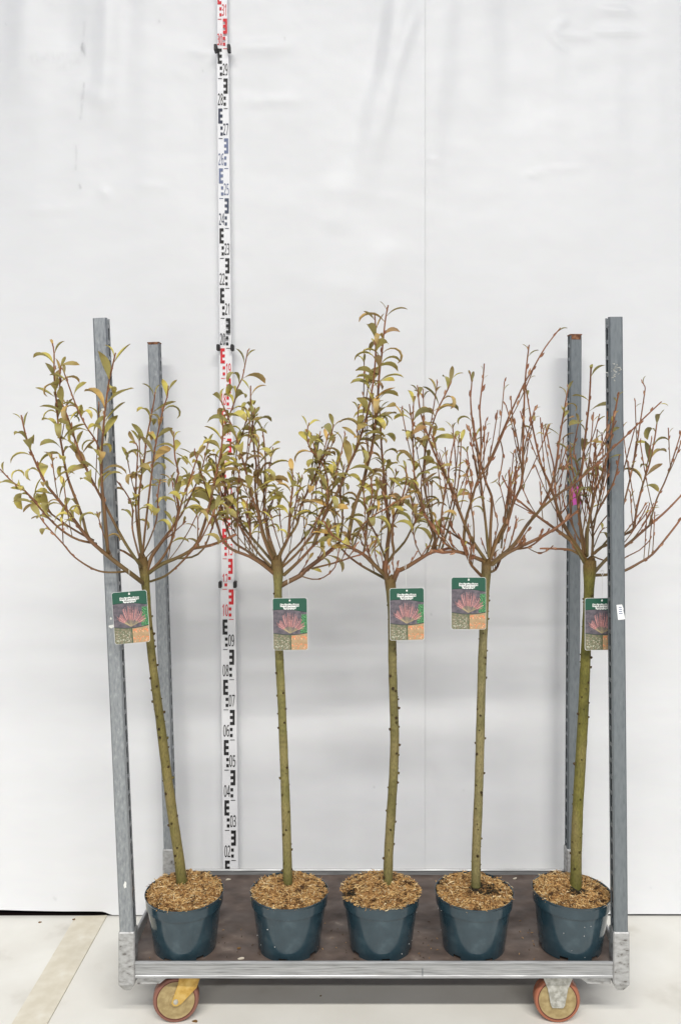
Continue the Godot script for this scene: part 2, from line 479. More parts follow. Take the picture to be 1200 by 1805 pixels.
# ---------------------------------------------------------------- staff
func staff() -> void:
	var D := 3.015
	var root := thing("levelling_staff", "tall white telescopic measuring staff with black and red decimetre marks", "measuring staff", P(407, 1623, D))
	var o := root.position
	var axis := func(y: float) -> float: return lerpf(407.0, 391.5, (1560.0 - y) / 1560.0)
	# sections: bottom y, top y, half width, depth
	var secs := [[1621.0, 1026.0, 13.5, 0.0], [1036.0, 608.0, 11.6, 0.005], [620.0, 80.0, 10.6, 0.010], [92.0, -60.0, 9.4, 0.015]]
	for k in 4:
		var s: Array = secs[k]
		var d: float = D + s[3]
		var st := begin()
		var a := P(axis.call(s[0]), s[0], d)
		var b := P(axis.call(s[1]), s[1], d)
		var up := (b - a).normalized()
		var turn := Basis(up.cross(Vector3.BACK), up, Vector3.BACK)
		rbox(st, (a + b) / 2.0 - o - Vector3(0, 0, 0.008 - 0.0015 * k), Vector3(s[2] * 2.0 / FOCAL * d, (b - a).length(), 0.016 - 0.003 * k), 0.0015, turn)
		var sec := put("staff_section", st, M.staff_white, root)
		var first: int = [1, 12, 21, 31][k]
		var last: int = [11, 20, 30, 32][k]
		for n in range(first, last + 1):
			mark(sec, o, n, k, d, axis)
		if k > 0:
			var cy: float = [0, 1030, 613, 86][k]
			for side in [-1, 1]:
				st = begin()
				var w: float = [0, 13.0, 12.3, 11.5][k]
				rbox(st, P(axis.call(cy) + side * w, cy, D) - o + Vector3(0, 0, 0.0), Vector3(0.0105, 0.021, 0.03), 0.002, turn)
				put("clamp", st, M.clamp_black, root)

func mark(sec: Node3D, o: Vector3, n: int, k: int, d: float, axis: Callable) -> void:
	# base line of the decimetre cell, in photograph pixels
	var yb: float = 1623.0 - 53.1 * n if k == 0 else 614.0 + 53.0 * (20 - n) if k == 1 else 561.0 + 52.8 * (21 - n) if k == 2 else 34.0 - 52.4 * (n - 31)
	var m: Material = M.print_black
	if n >= 10 and n < 20 or n >= 30:
		m = M.print_red
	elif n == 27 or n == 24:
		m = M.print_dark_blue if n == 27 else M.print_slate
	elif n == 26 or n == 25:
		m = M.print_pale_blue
	var h := 53.0
	var even := n % 2 == 0
	var s := 1.0 if even else -1.0    # even decimetres carry their block at the right
	var w: float = [1.0, 0.9, 0.86, 0.8][k] * 1.0
	var front := d - 0.0012
	var st := begin()
	var cut_low := 1024.5 if k == 0 else -999.0     # hidden inside the next section
	var cut_high := 1034.0 if k == 1 else 9999.0
	var bar := func(x0: float, x1: float, y0: float, y1: float) -> void:
		y0 = maxf(y0, cut_low)
		y1 = minf(y1, cut_high)
		if y1 - y0 < 0.4:
			return
		var cx: float = axis.call((y0 + y1) / 2.0)
		var p := P(cx + s * x0 * w, y1, front)
		var q := P(cx + s * x1 * w, y0, front)
		rbox(st, (p + q) / 2.0 - o, Vector3(absf(q.x - p.x), q.y - p.y, 0.0016), 0.0001)
	var t := yb - h
	bar.call(6.2, 9.8, t, t + 26.5)
	bar.call(1.4, 6.2, t, t + 5.4)
	bar.call(1.4, 6.2, t + 10.6, t + 15.9)
	bar.call(1.4, 6.2, t + 21.2, t + 26.5)
	bar.call(1.2, 5.8, t + 31.8, t + 37.1)
	bar.call(1.2, 5.8, t + 42.4, t + 47.7)
	bar.call(1.4, 9.4, yb - 0.5, yb + 0.4)
	if n != 11 and n < 32 or n == 11:
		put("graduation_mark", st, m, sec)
	if yb - 25.0 < cut_low or n > 31:
		return
	var tm := TextMesh.new()
	tm.text = "%02d" % n
	var f := SystemFont.new()
	f.font_names = PackedStringArray(["Droid Sans"])
	tm.font = f
	tm.font_size = 64
	tm.pixel_size = 0.001
	tm.depth = 0.02
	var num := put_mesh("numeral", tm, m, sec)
	var cy := yb - 16.0
	num.position = P(axis.call(cy) - s * 5.2 * w, cy, front) - o
	num.scale = Vector3(0.30 * w, 0.83, 0.08)

# ---------------------------------------------------------------- trolley
func post(root: Node3D, base: Vector3, top: Vector3, inner: float, m: Material, rusty: bool) -> MeshInstance3D:
	var up := (top - base).normalized()
	var right := up.cross(Vector3.BACK).normalized()
	var xf := Transform3D(Basis(right, right.cross(up) * -1.0, up), base)   # x across, y toward the back, z along the post
	xf.basis.y = up.cross(right).normalized()
	var L := base.distance_to(top)
	var w := 0.019
	var c := 0.004
	var th := 0.0028
	var s := inner
	# folded channel, open towards the middle of the trolley; outline in (across, towards the viewer or away)
	var prof := PackedVector2Array()
	var outer := [Vector2(w, 0.009), Vector2(w, w - c), Vector2(w - c, w), Vector2(-w + c, w), Vector2(-w, w - c), Vector2(-w, -w + c), Vector2(-w + c, -w), Vector2(w - c, -w), Vector2(w, -w + c), Vector2(w, -0.009)]
	var iw := w - th
	var ic := c * 0.7
	var innr := [Vector2(iw, -0.009), Vector2(iw, -iw + ic), Vector2(iw - ic, -iw), Vector2(-iw + ic, -iw), Vector2(-iw, -iw + ic), Vector2(-iw, iw - ic), Vector2(-iw + ic, iw), Vector2(iw - ic, iw), Vector2(iw, iw - ic), Vector2(iw, 0.009)]
	for p in outer + innr:
		prof.append(Vector2(p.x * s, p.y))
	var local := Transform3D(xf.basis, Vector3.ZERO)
	var st := begin()
	prism(st, prof, local, L)
	var y := 0.03
	while y < L - 0.02:
		rbox(st, local * Vector3(s * (w - th / 2.0), 0.0, y), Vector3(th - 0.0004, 0.018, 0.0105), 0.0002, local.basis)
		y += 0.0435
	var o := put("post", st, m, root, base - root.position)
	if rusty:
		st = begin()
		rbox(st, local * Vector3(0, 0, L + 0.002), Vector3(0.039, 0.039, 0.004), 0.0006, local.basis)
		var edge := 0.014 if inner < 0.0 else 0.004
		rbox(st, local * Vector3(0, -w - 0.0006, L - edge / 2.0), Vector3(0.030, 0.0008, edge), 0.0002, local.basis)
		put("rusty_edge", st, M.rust, o)
	return o

func caster(root: Node3D, at: Vector3, yaw: float, swivel: bool) -> void:
	var t := Node3D.new()
	t.name = numbered("caster", root)
	root.add_child(t, true)
	t.position = at - root.position
	t.rotation.y = yaw
	var axle := Transform3D(Basis(Vector3.RIGHT, PI / 2.0), Vector3.ZERO)   # lathe axis towards the viewer
	var r := 0.0622
	var st := begin()
	lathe(st, [Vector2(r - 0.009, -0.0175), Vector2(r - 0.003, -0.0165), Vector2(r, -0.011), Vector2(r, 0.011), Vector2(r - 0.003, 0.0165), Vector2(r - 0.009, 0.0175)], 56, Color.WHITE, axle)
	put("tyre", st, M.brown_rubber if swivel else M.orange_rubber, t)
	st = begin()
	lathe(st, [Vector2(r - 0.0115, -0.0172), Vector2(r - 0.009, -0.0178), Vector2(r - 0.009, 0.0178), Vector2(r - 0.0115, 0.0172)], 56, Color.WHITE, axle)
	put("tyre_bead", st, M.dark_red_rubber, t)
	st = begin()
	lathe(st, [Vector2(0.0, -0.0185), Vector2(0.018, -0.0185), Vector2(0.02, -0.0165), Vector2(0.046, -0.0155), Vector2(r - 0.0115, -0.0168), Vector2(r - 0.0115, 0.0168), Vector2(0.046, 0.0155), Vector2(0.02, 0.0165), Vector2(0.018, 0.0185), Vector2(0.0, 0.0185)], 56, Color.WHITE, axle)
	put("wheel_hub", st, M.tan_nylon, t)
	var steel: Material = M.yellow_zinc if swivel else M.pale_zinc
	for side in [1.0, -1.0]:
		st = begin()
		var arm := PackedVector2Array()
		if swivel:
			arm = PackedVector2Array([Vector2(-0.012, -0.004), Vector2(-0.006, -0.012), Vector2(0.004, -0.013), Vector2(0.014, -0.008), Vector2(0.056, 0.034), Vector2(0.066, 0.062), Vector2(0.066, 0.082), Vector2(0.012, 0.082), Vector2(0.006, 0.046)])
		else:
			arm = PackedVector2Array([Vector2(-0.019, -0.010), Vector2(-0.014, -0.0175), Vector2(0.014, -0.0175), Vector2(0.019, -0.010), Vector2(0.027, 0.034), Vector2(0.047, 0.082), Vector2(-0.047, 0.082), Vector2(-0.027, 0.034)])
		prism(st, arm, Transform3D(Basis.IDENTITY, Vector3(0, 0, 0.0195 if side > 0.0 else -0.0225)), 0.003)
		put("fork_arm", st, steel, t)
	st = begin()
	var off := 0.039 if swivel else 0.0
	rbox(st, Vector3(off, 0.0838, 0), Vector3(0.08 if not swivel else 0.056, 0.0034, 0.056), 0.001)
	put("top_plate", st, steel, t)
	st = begin()
	lathe(st, [Vector2(0.0, -0.026), Vector2(0.006, -0.026), Vector2(0.0068, -0.0232), Vector2(0.0068, 0.0232), Vector2(0.006, 0.026), Vector2(0.0, 0.026)], 12, Color.WHITE, axle)
	put("axle_bolt", st, M.pale_zinc, t)

func rail(st: SurfaceTool, a: Vector3, b: Vector3, out: Vector3) -> void:
	# rolled rail: rounded lip above, shallow groove, return below; outline in (outwards, up)
	var prof := PackedVector2Array([Vector2(-0.004, 0.0), Vector2(0.0, 0.0), Vector2(0.0, 0.006), Vector2(-0.0012, 0.0075), Vector2(-0.0012, 0.034), Vector2(0.0006, 0.0365), Vector2(0.0022, 0.040), Vector2(0.0016, 0.0432), Vector2(-0.001, 0.045), Vector2(-0.0045, 0.0448), Vector2(-0.0062, 0.042), Vector2(-0.005, 0.0385), Vector2(-0.004, 0.036)])
	var z := (b - a).normalized()
	prism(st, prof, Transform3D(Basis(out, Vector3.UP, z), a), a.distance_to(b))

func trolley() -> void:
	var root := thing("plant_trolley", "galvanised steel plant trolley with four slotted posts and a brown shelf", "trolley", Vector3(0.085, 0.0, -2.70))
	var o := root.position
	var base_y := 0.147
	# corners: where each post stands and where it ends
	var fl := P(226.5, 1690, 2.465)
	var fr := P(1090.5, 1690, 2.465)
	var bl := P(301, 1545, 2.965)
	var br := P(1007, 1545, 2.965)
	var tops := [P(179, 562, 2.465), P(1081, 560, 2.465), P(272.5, 606, 2.965), P(1012, 592, 2.965)]
	var feet := [fl, fr, bl, br]
	var steels := [M.galvanised_steel, M.darker_galvanised_steel, M.galvanised_steel, M.darker_galvanised_steel]  # right pair darker: weaker reflections put into the colour
	for k in 4:
		var f: Vector3 = feet[k]
		var foot := Vector3(f.x, 0.262, f.z)
		var inner := 1.0 if k % 2 == 0 else -1.0
		var p := post(root, foot, tops[k], inner, steels[k], k != 0 and k != 1)
		if k == 0:
			smears(p, foot, tops[k])
		if k == 1:
			post_marks(p, foot, tops[k])
		if k == 3:
			var st3 := begin()
			var up: Vector3 = (tops[k] - foot).normalized()
			var turn := Basis(up.cross(Vector3.BACK).normalized(), up, Vector3.BACK)
			var c := P(1013.5, 876, 2.946) - foot
			prism(st3, PackedVector2Array([Vector2(-0.015, 0.034), Vector2(0.017, 0.037), Vector2(0.018, -0.02), Vector2(0.010, -0.034), Vector2(0.002, -0.024), Vector2(-0.009, -0.028), Vector2(-0.015, -0.012)]), Transform3D(turn, c), 0.0006)
			put("pink_paint_patch", st3, M.pink_paint, p)
		# socket: square sleeve with a pointed foot
		var st := begin()
		var w := 0.0218
		var lo := 0.128
		var hi := 0.272
		rbox(st, Vector3(f.x, (lo + hi) / 2.0, f.z) - o, Vector3(w * 2.0, hi - lo, w * 2.0), 0.003)
		var ring := [Vector3(-w, lo, -w), Vector3(w, lo, -w), Vector3(w, lo, w), Vector3(-w, lo, w)]
		var tip := 0.011
		for i in 4:
			var a: Vector3 = ring[i]
			var b: Vector3 = ring[(i + 1) % 4]
			var at2 := func(v: Vector3) -> Vector3: return Vector3(v.x * 0.4, 0.108, v.z * 0.4)
			var off := Vector3(f.x, 0.0015, f.z) - o
			face(st, [a * Vector3(0.94, 1, 0.94) + off, b * Vector3(0.94, 1, 0.94) + off, at2.call(b) + off, at2.call(a) + off], (a + b) * Vector3(1, 0, 1) + Vector3(0, -tip, 0))
		var off2 := Vector3(f.x, 0.1095, f.z) - o
		face(st, [Vector3(-w * 0.4, 0, -w * 0.4) + off2, Vector3(w * 0.4, 0, -w * 0.4) + off2, Vector3(w * 0.4, 0, w * 0.4) + off2, Vector3(-w * 0.4, 0, w * 0.4) + off2], Vector3.DOWN)
		put("corner_socket", st, M.scuffed_steel_socket, root)
	# rails
	var pairs := [[fl, fr, Vector3.BACK, 0.0205], [bl, br, Vector3.FORWARD, 0.0205], [fl, bl, Vector3.LEFT, 0.0], [fr, br, Vector3.RIGHT, 0.0]]
	for q in pairs:
		var a: Vector3 = q[0]
		var b: Vector3 = q[1]
		var dir := (b - a) * Vector3(1, 0, 1)
		dir = dir.normalized()
		var out: Vector3 = q[2]
		out = (out - dir * out.dot(dir)).normalized()
		var st := begin()
		rail(st, Vector3(a.x, base_y, a.z) + dir * 0.0225 + out * 0.018 - o, Vector3(b.x, base_y, b.z) - dir * 0.0225 + out * 0.018 - o, out)
		put("rail", st, M.scuffed_steel_rail, root)
	# welded joint in the front rail
	var sj := begin()
	rbox(sj, P(744.5, 1714, 2.4462) - o, Vector3(0.0022, 0.021, 0.0012), 0.0003)
	put("rail_joint", sj, M.darker_galvanised_steel, root)
	# gusset plates beside the front sockets
	for side in [-1.0, 1.0]:
		var c: Vector3 = fl if side < 0.0 else fr
		var st := begin()
		prism(st, PackedVector2Array([Vector2(0.023, 0.0), Vector2(0.115 if side < 0.0 else 0.118, 0.0), Vector2(0.085, -0.024), Vector2(0.023, -0.026)]), Transform3D(Basis(Vector3(-side, 0, 0), Vector3.UP, Vector3.BACK), Vector3(c.x, base_y - 0.0005, c.z - 0.004) - o), 0.004)
		put("gusset_plate", st, M.scuffed_steel_socket, root)
	# shelf
	var sst := begin()
	var sx0 := (fl.x + bl.x) / 2.0 - 0.012
	var sx1 := (fr.x + br.x) / 2.0 + 0.012
	rbox(sst, Vector3((sx0 + sx1) / 2.0, 0.172, -2.715) - o, Vector3(sx1 - sx0 - 0.012, 0.012, 0.512), 0.001)
	put("shelf_board", sst, M.brown_plywood, root)
	for x in [-0.33, 0.085, 0.5]:
		sst = begin()
		rbox(sst, Vector3(x, 0.1535, -2.715) - o, Vector3(0.03, 0.024, 0.5), 0.001)
		put("cross_bearer", sst, M.darker_galvanised_steel, root)
	caster(root, Vector3((311 - 600) / FOCAL * 2.505, 0.0624, -2.505), 0.12, true)
	caster(root, Vector3((980 - 600) / FOCAL * 2.505, 0.0624, -2.505), -0.05, false)
	caster(root, Vector3((311 - 600) / FOCAL * 2.505 + 0.01, 0.0624, -2.90), 0.5, true)
	caster(root, Vector3((980 - 600) / FOCAL * 2.505, 0.0624, -2.90), 0.04, false)

func smears(p: Node3D, foot: Vector3, top: Vector3) -> void:
	var up := (top - foot).normalized()
	var turn := Basis(up.cross(Vector3.BACK).normalized(), up, Vector3.BACK)
	var rg := RandomNumberGenerator.new()
	rg.seed = 12
	for q in [[184.0, 742.0, 0.012, 0.05], [187.0, 770.0, 0.008, 0.028], [197.5, 1104.0, 0.009, 0.005], [196.0, 1090.0, 0.003, 0.004], [221.0, 1560.0, 0.004, 0.01]]:
		var o := PackedVector2Array()
		for k in 14:
			var a := TAU * k / 14.0
			o.append(Vector2(cos(a) * q[2] * rg.randf_range(0.5, 1.15), sin(a) * q[3] * rg.randf_range(0.6, 1.2)))
		var st := begin()
		prism(st, o, Transform3D(turn, P(q[0], q[1], 2.4458) - foot), 0.0004)
		put("paint_smear", st, M.white_speck, p)

func post_marks(p: Node3D, foot: Vector3, top: Vector3) -> void:
	var up := (top - foot).normalized()
	var turn := Basis(up.cross(Vector3.BACK).normalized(), up, Vector3.BACK)
	# torn paper label with faint print
	var c := P(1093.5, 1079, 2.4458) - foot
	var st := begin()
	prism(st, PackedVector2Array([Vector2(-0.011, 0.020), Vector2(0.004, 0.0205), Vector2(0.0075, 0.009), Vector2(0.0065, 0.004), Vector2(0.009, -0.008), Vector2(0.010, -0.0195), Vector2(-0.009, -0.0205)]), Transform3D(turn * Basis(Vector3.BACK, 0.05), c), 0.0007)
	put("paper_label", st, M.white_card, p)
	var i := 0
	for r in [[0.013, -0.006, 0.002], [0.0075, -0.005, 0.003], [0.002, -0.006, 0.003], [-0.0035, -0.006, 0.004]]:
		st = begin()
		rbox(st, c + turn * Vector3((r[1] + r[2]) / 2.0, r[0], 0.0008), Vector3(r[2] - r[1], 0.0022, 0.0004), 0.0001, turn)
		put("print_line", st, M.print_pale_blue, p)
		i += 1
	# scraped remains of an old sticker
	var rg := RandomNumberGenerator.new()
	rg.seed = 77
	st = begin()
	for k in 26:
		var q := P(1083.0 + rg.randfn(0.0, 5.5), 652.0 + rg.randfn(0.0, 9.0), 2.4456) - foot
		rbox(st, q, Vector3(rg.randf_range(0.001, 0.007), rg.randf_range(0.0008, 0.003), 0.0006), 0.0001, turn * Basis(Vector3.BACK, rg.randf_range(-0.9, 0.9)))
	put("sticker_residue", st, M.pale_zinc, p)

# ---------------------------------------------------------------- pots
func pot(x: float, lean: float, label: String, hump: float, skew: float, bare: Vector3, spill: float, seed_: int) -> Node3D:
	var d := 2.552
	var root := thing("plant_pot", label, "pot", Vector3((x - 600.0) / FOCAL * d, 0.1782, -d), "slate blue nursery pots on the shelf")
	root.rotation.z = lean
	root.rotation.y = seed_ * 1.3
	var turned := Vector2(bare.x, bare.y).rotated(root.rotation.y)
	bare = Vector3(turned.x, turned.y, bare.z)
	var H := 0.156
	var rb := 0.0855
	var rt := 0.104
	var st := begin()
	# outer wall with foot notches, drawn ring by ring
	var rows := [[0.0, rb], [0.010, rb + 0.0015], [0.05, lerpf(rb, rt, 0.36)], [0.10, lerpf(rb, rt, 0.72)], [0.118, lerpf(rb, rt, 0.85)], [0.1210, lerpf(rb, rt, 0.87)], [0.1235, 0.1060], [0.128, 0.1064], [0.149, 0.1074], [0.1530, 0.1092], [0.1553, 0.1096], [0.156, 0.1084], [0.154, 0.1064], [0.12, 0.102]]
	var n := 96
	for k in rows.size() - 1:
		for i in n:
			var a0 := TAU * i / n
			var a1 := TAU * (i + 1) / n
			var notch := i % 16 < 4
			if k == 0 and notch:
				continue
			var q := []
			for v in [[k, a0], [k + 1, a0], [k + 1, a1], [k, a1]]:
				var rr: float = rows[v[0]][1]
				q.append(Vector3(rr * cos(v[1]), rows[v[0]][0], rr * sin(v[1])))
			var nn := Vector2(rows[k + 1][0] - rows[k][0], -(rows[k + 1][1] - rows[k][1])).normalized()
			for id in [0, 2, 1, 0, 3, 2]:
				var ang: float = [a0, a0, a1, a1][id]
				st.set_normal(Vector3(nn.x * cos(ang), nn.y, nn.x * sin(ang)))
				st.add_vertex(q[id])
	put("pot_wall", st, M.slate_blue_plastic, root)
	st = begin()
	lathe(st, [Vector2(0.0, 0.009), Vector2(rb + 0.0005, 0.009)], 48)
	put("pot_base", st, M.slate_blue_plastic, root)
	# mulch: uneven mound and the fibres that lie on it
	var rg := RandomNumberGenerator.new()
	rg.seed = seed_
	var nz := FastNoiseLite.new()
	nz.seed = seed_
	var top := func(px: float, pz: float) -> float:
		var r := Vector2(px, pz).length() / 0.107
		var y := 0.151 + hump * (1.0 - r * r) + skew * px + 0.018 * nz.get_noise_2d(px * 1500.0, pz * 1500.0) * (1.0 - 0.6 * r * r) + 0.010 * nz.get_noise_2d(px * 4500.0, pz * 4500.0)
		y -= bare.z * exp(-Vector2(px - bare.x, pz - bare.y).length_squared() / 0.0007)
		return y
	st = begin()
	var rings := 12
	var seg := 40
	for j in rings + 1:
		for i in seg:
			var r := 0.1055 * j / rings
			var px := r * cos(TAU * i / seg)
			var pz := r * sin(TAU * i / seg)
			st.add_vertex(Vector3(px, top.call(px, pz) - (0.016 if j == rings else 0.003), pz))
	for j in rings:
		for i in seg:
			var i2 := (i + 1) % seg
			for v in [j * seg + i, j * seg + i2, (j + 1) * seg + i, (j + 1) * seg + i, j * seg + i2, (j + 1) * seg + i2]:
				st.add_index(v)
	st.generate_normals()
	put("soil", st, M.peat, root)
	var mm := MultiMesh.new()
	mm.transform_format = MultiMesh.TRANSFORM_3D
	mm.use_colors = true
	var sliver := begin()
	var pts := PackedVector3Array([Vector3(-0.5, 0, 0), Vector3(0, 0.16, 0.05), Vector3(0.5, 0.02, 0)])
	tube(sliver, pts, PackedFloat32Array([0.05, 0.09, 0.03]), PackedColorArray([Color.WHITE, Color.WHITE, Color.WHITE]), 4)
	mm.mesh = sliver.commit()
	mm.mesh.surface_set_material(0, M.coir_fibre)
	mm.instance_count = 3600
	var tones := [lin(182, 140, 84), lin(198, 156, 98), lin(212, 176, 118), lin(158, 116, 68), lin(224, 194, 138), lin(120, 86, 50), lin(234, 212, 168)]
	for k in mm.instance_count:
		var r := 0.1035 * sqrt(rg.randf())
		var a := rg.randf() * TAU
		var over := rg.randf() < spill
		if over:
			r = rg.randf_range(0.103, 0.112)
		var px := r * cos(a)
		var pz := r * sin(a)
		var len := rg.randf_range(0.004, 0.013) if rg.randf() < 0.85 else rg.randf_range(0.012, 0.024)
		var thick := rg.randf_range(0.005, 0.016)
		var y: float = top.call(px, pz) + rg.randf_range(-0.002, 0.0025)
		if r > 0.1:
			y = minf(y, 0.159) if not over else 0.157 + rg.randf_range(-0.002, 0.002)
		var turn := Basis(Vector3.UP, rg.randf() * TAU) * Basis(Vector3.BACK, rg.randfn(0.0, 0.33)) * Basis(Vector3.RIGHT, rg.randf() * TAU)
		mm.set_instance_transform(k, Transform3D(turn.scaled_local(Vector3(len, thick, thick)), Vector3(px, y, pz)))
		var c: Color = tones[[0, 0, 1, 1, 1, 2, 2, 3, 3, 4, 5, 6][rg.randi() % 12]]
		if bare.z > 0.0 and Vector2(px - bare.x, pz - bare.y).length() < 0.014 + 1.8 * bare.z * rg.randf_range(0.5, 1.2):
			c = [lin(44, 38, 24), lin(32, 28, 20), lin(66, 56, 32)][rg.randi() % 3]
		if nz.get_noise_2d(px * 2600.0 + 70.0, pz * 2600.0) < -0.28 and rg.randf() < 0.75:
			c = [lin(86, 60, 34), lin(70, 48, 28), lin(112, 80, 46)][rg.randi() % 3]
		mm.set_instance_color(k, c * rg.randf_range(0.8, 1.2))
	var mulch := MultiMeshInstance3D.new()
	mulch.name = "coir_mulch"
	mulch.multimesh = mm
	mulch.set_meta("kind", "stuff")
	root.add_child(mulch)
	# dried specks on the wall
	for k in 7:
		st = begin()
		var a := -root.rotation.y + PI / 2.0 + rg.randf_range(-1.0, 1.0)
		var y := rg.randf_range(0.01, 0.12)
		var r := lerpf(rb, rt, y / 0.139) + 0.0006
		var s := rg.randf_range(0.0009, 0.0022)
		rbox(st, Vector3(r * cos(a), y, r * sin(a)), Vector3(s, s * rg.randf_range(0.7, 1.4), s), s * 0.3, Basis(Vector3.UP, -a))
		put("speck", st, M.white_speck, root)
	return root

# ---------------------------------------------------------------- trees
func make_leaves() -> void:
	# leaf blades: bend (degrees), fold, twist, width
	var kinds := [[70, 0.5, 0.2, 0.27], [120, 0.6, -0.3, 0.25], [170, 0.7, 0.4, 0.24], [30, 0.35, 0.3, 0.27], [95, 0.4, -0.6, 0.31], [50, 0.7, 0.1, 0.23], [140, 0.35, 0.7, 0.29], [85, 0.9, -0.2, 0.24], [15, 0.5, -0.4, 0.28], [200, 0.6, 0.2, 0.22], [60, 0.2, 0.9, 0.33], [110, 0.3, -0.9, 0.31]]
	for q in kinds:
		var tops := []
		var n := 7
		var pos := Vector3.ZERO
		for i in n + 1:
			var s := float(i) / n
			var th := -deg_to_rad(q[0]) * pow(s, 1.25)
			var tw: float = q[2] * s
			var w: float = q[3] * 0.5 * (0.10 if s < 0.1 else pow(sin(PI * clampf((s - 0.06) / 0.94, 0.0, 1.0) * 0.97 + 0.02), 0.8) * (0.72 + 0.5 * s))
			if i == n:
				w = 0.012
			var dir := Vector3(0, sin(th), cos(th))
			var nrm := Vector3(0, cos(th), -sin(th))
			var side := (Vector3.RIGHT * cos(tw) + nrm * sin(tw))
			var lift: Vector3 = (nrm * cos(tw) - Vector3.RIGHT * sin(tw)) * q[1] * w
			tops.append([pos - side * w + lift, pos, pos + side * w + lift, s])
			pos += dir / n
		var mesh: ArrayMesh = null
		for under in [0, 1]:
			var st := begin()
			for r in tops:
				for c in 3:
					var s: float = r[3]
					var v: Vector3 = r[c]
					if under:
						v.y -= 0.006
					var k := 1.0
					if c == 1:
						k = 1.12
					var col := Color(k, k * 0.98, k * 0.95) if c == 1 else Color(1, 1, 1)
					if s > 0.85:
						col = Color(0.8, 0.72, 0.62)
					if s < 0.12:
						col = Color(1.05, 0.8, 0.55)
					st.set_color(col)
					st.add_vertex(v)
			for i in n:
				for c in 2:
					var a := i * 3 + c
					var t := [a, a + 1, a + 3, a + 1, a + 4, a + 3]
					if under:
						t.reverse()
					for v in t:
						st.add_index(v)
			st.generate_normals()
			mesh = st.commit(mesh)
		leaf_meshes.append(mesh)

var tree: Node3D
var tree_d := 2.55
var tree_tone := []
var tree_bud := 1.0
var leaf_share := 1.08
var more_shoots := 1
var shoot_leaves := 2
var leaf_count := 0

func start_tree(label: String, line: String, w0: float, w1: float, flare: float, d1: float, tint: Color, tones: Array, bud: float, seed_: int) -> void:
	rng.seed = seed_
	tree_tone = tones
	tree_bud = bud
	tree_d = d1
	leaf_count = 0
	var pts := smooth_line(line, 2.552, d1 - 2.552, 1.0, 5.0)
	tree = thing("willow_tree", label, "tree", pts[0], "standard willow trees growing in the pots")
	var rr := PackedFloat32Array()
	var cc := PackedColorArray()
	var loc := PackedVector3Array()
	var n := pts.size()
	for k in n:
		var s := float(k) / (n - 1)
		var r := lerpf(w0, w1, s) / 2.0 / FOCAL * 2.55
		r *= 1.0 + 0.05 * noise.get_noise_2d(k * 14.0, seed_ * 57.0) + (flare * smoothstep(0.9, 0.975, s)) + 0.12 * exp(-s * 30.0)
		rr.append(r)
		var c := tint.lerp(tint * Color(0.75, 0.78, 0.66), clampf(0.5 + 1.2 * noise.get_noise_2d(k * 10.0, seed_ * 11.0), 0.0, 1.0))
		c = c.lerp(lin(122, 92, 52), smoothstep(0.93, 0.99, s) * 0.8)
		c = c.lerp(lin(84, 92, 36), exp(-s * 16.0) * 0.6)
		c.a = 1.0
		cc.append(c)
		loc.append(pts[k] - pts[0])
	var st := begin()
	var at := tube(st, loc, rr, cc, 16, 0, 0.10)
	# knots where buds have been
	var y := 0.03
	while y < 0.93:
		var k := int(y * (n - 1))
		var w := rng.randf() * TAU
		var o := Vector3(cos(w), 0.05, sin(w))
		var big := rng.randf_range(0.0018, 0.0046)
		at = egg(st, loc[k] + o * rr[k] * 0.86, (o + Vector3.UP * rng.randf_range(0.2, 0.9)).normalized(), big * 1.9, big, lin(84, 66, 36) if rng.randf() < 0.7 else lin(104, 92, 46), at, 6)
		y += rng.randf_range(0.008, 0.024)
	# pruning stubs at the head
	for k in 3:
		var w := rng.randf() * TAU
		var o := Vector3(cos(w) * 0.5, 1.0, sin(w) * 0.5).normalized()
		at = egg(st, loc[n - 1] - Vector3.UP * 0.01, o, 0.026, rr[n - 1] * 0.6, lin(118, 92, 52), at, 8)
	put("trunk", st, M.willow_bark, tree)

# one branch: points in photograph pixels, half widths in pixels, depth it gains, leaves and where they begin
func B(line: String, w0: float, w1: float, dz: float, leaves := 0, f0 := 0.35, size := 1.0, power := 0.7, twigs := 0) -> void:
	var pts := smooth_line(line, tree_d, dz, power)
	branch(pts, w0 * 0.5, w1 * 0.5, leaves, f0, size)
	if w0 >= 3.4:
		twigs += more_shoots
	for k in twigs:
		var s := rng.randf_range(0.12, 0.62)
		var i := int(s * (pts.size() - 1))
		var t := (pts[mini(i + 2, pts.size() - 1)] - pts[i]).normalized()
		var side := Vector3(rng.randf_range(-1, 1), rng.randf_range(0.1, 0.5), rng.randf_range(-1, 1)).normalized()
		var room := pts[pts.size() - 1].y - pts[i].y - 0.02
		var L := minf(rng.randf_range(0.1, 0.24), maxf(room, 0.05))
		var q := PackedVector3Array()
		for j in 8:
			var u := j / 7.0
			q.append(pts[i] + (t * 0.6 + side * 0.42 + Vector3.UP * (0.3 + 0.35 * u)).normalized() * L * u)
		branch(q, 0.8, 0.45, shoot_leaves if leaves > 0 else int(rng.randf() < 0.25), 0.5, size * 0.82)

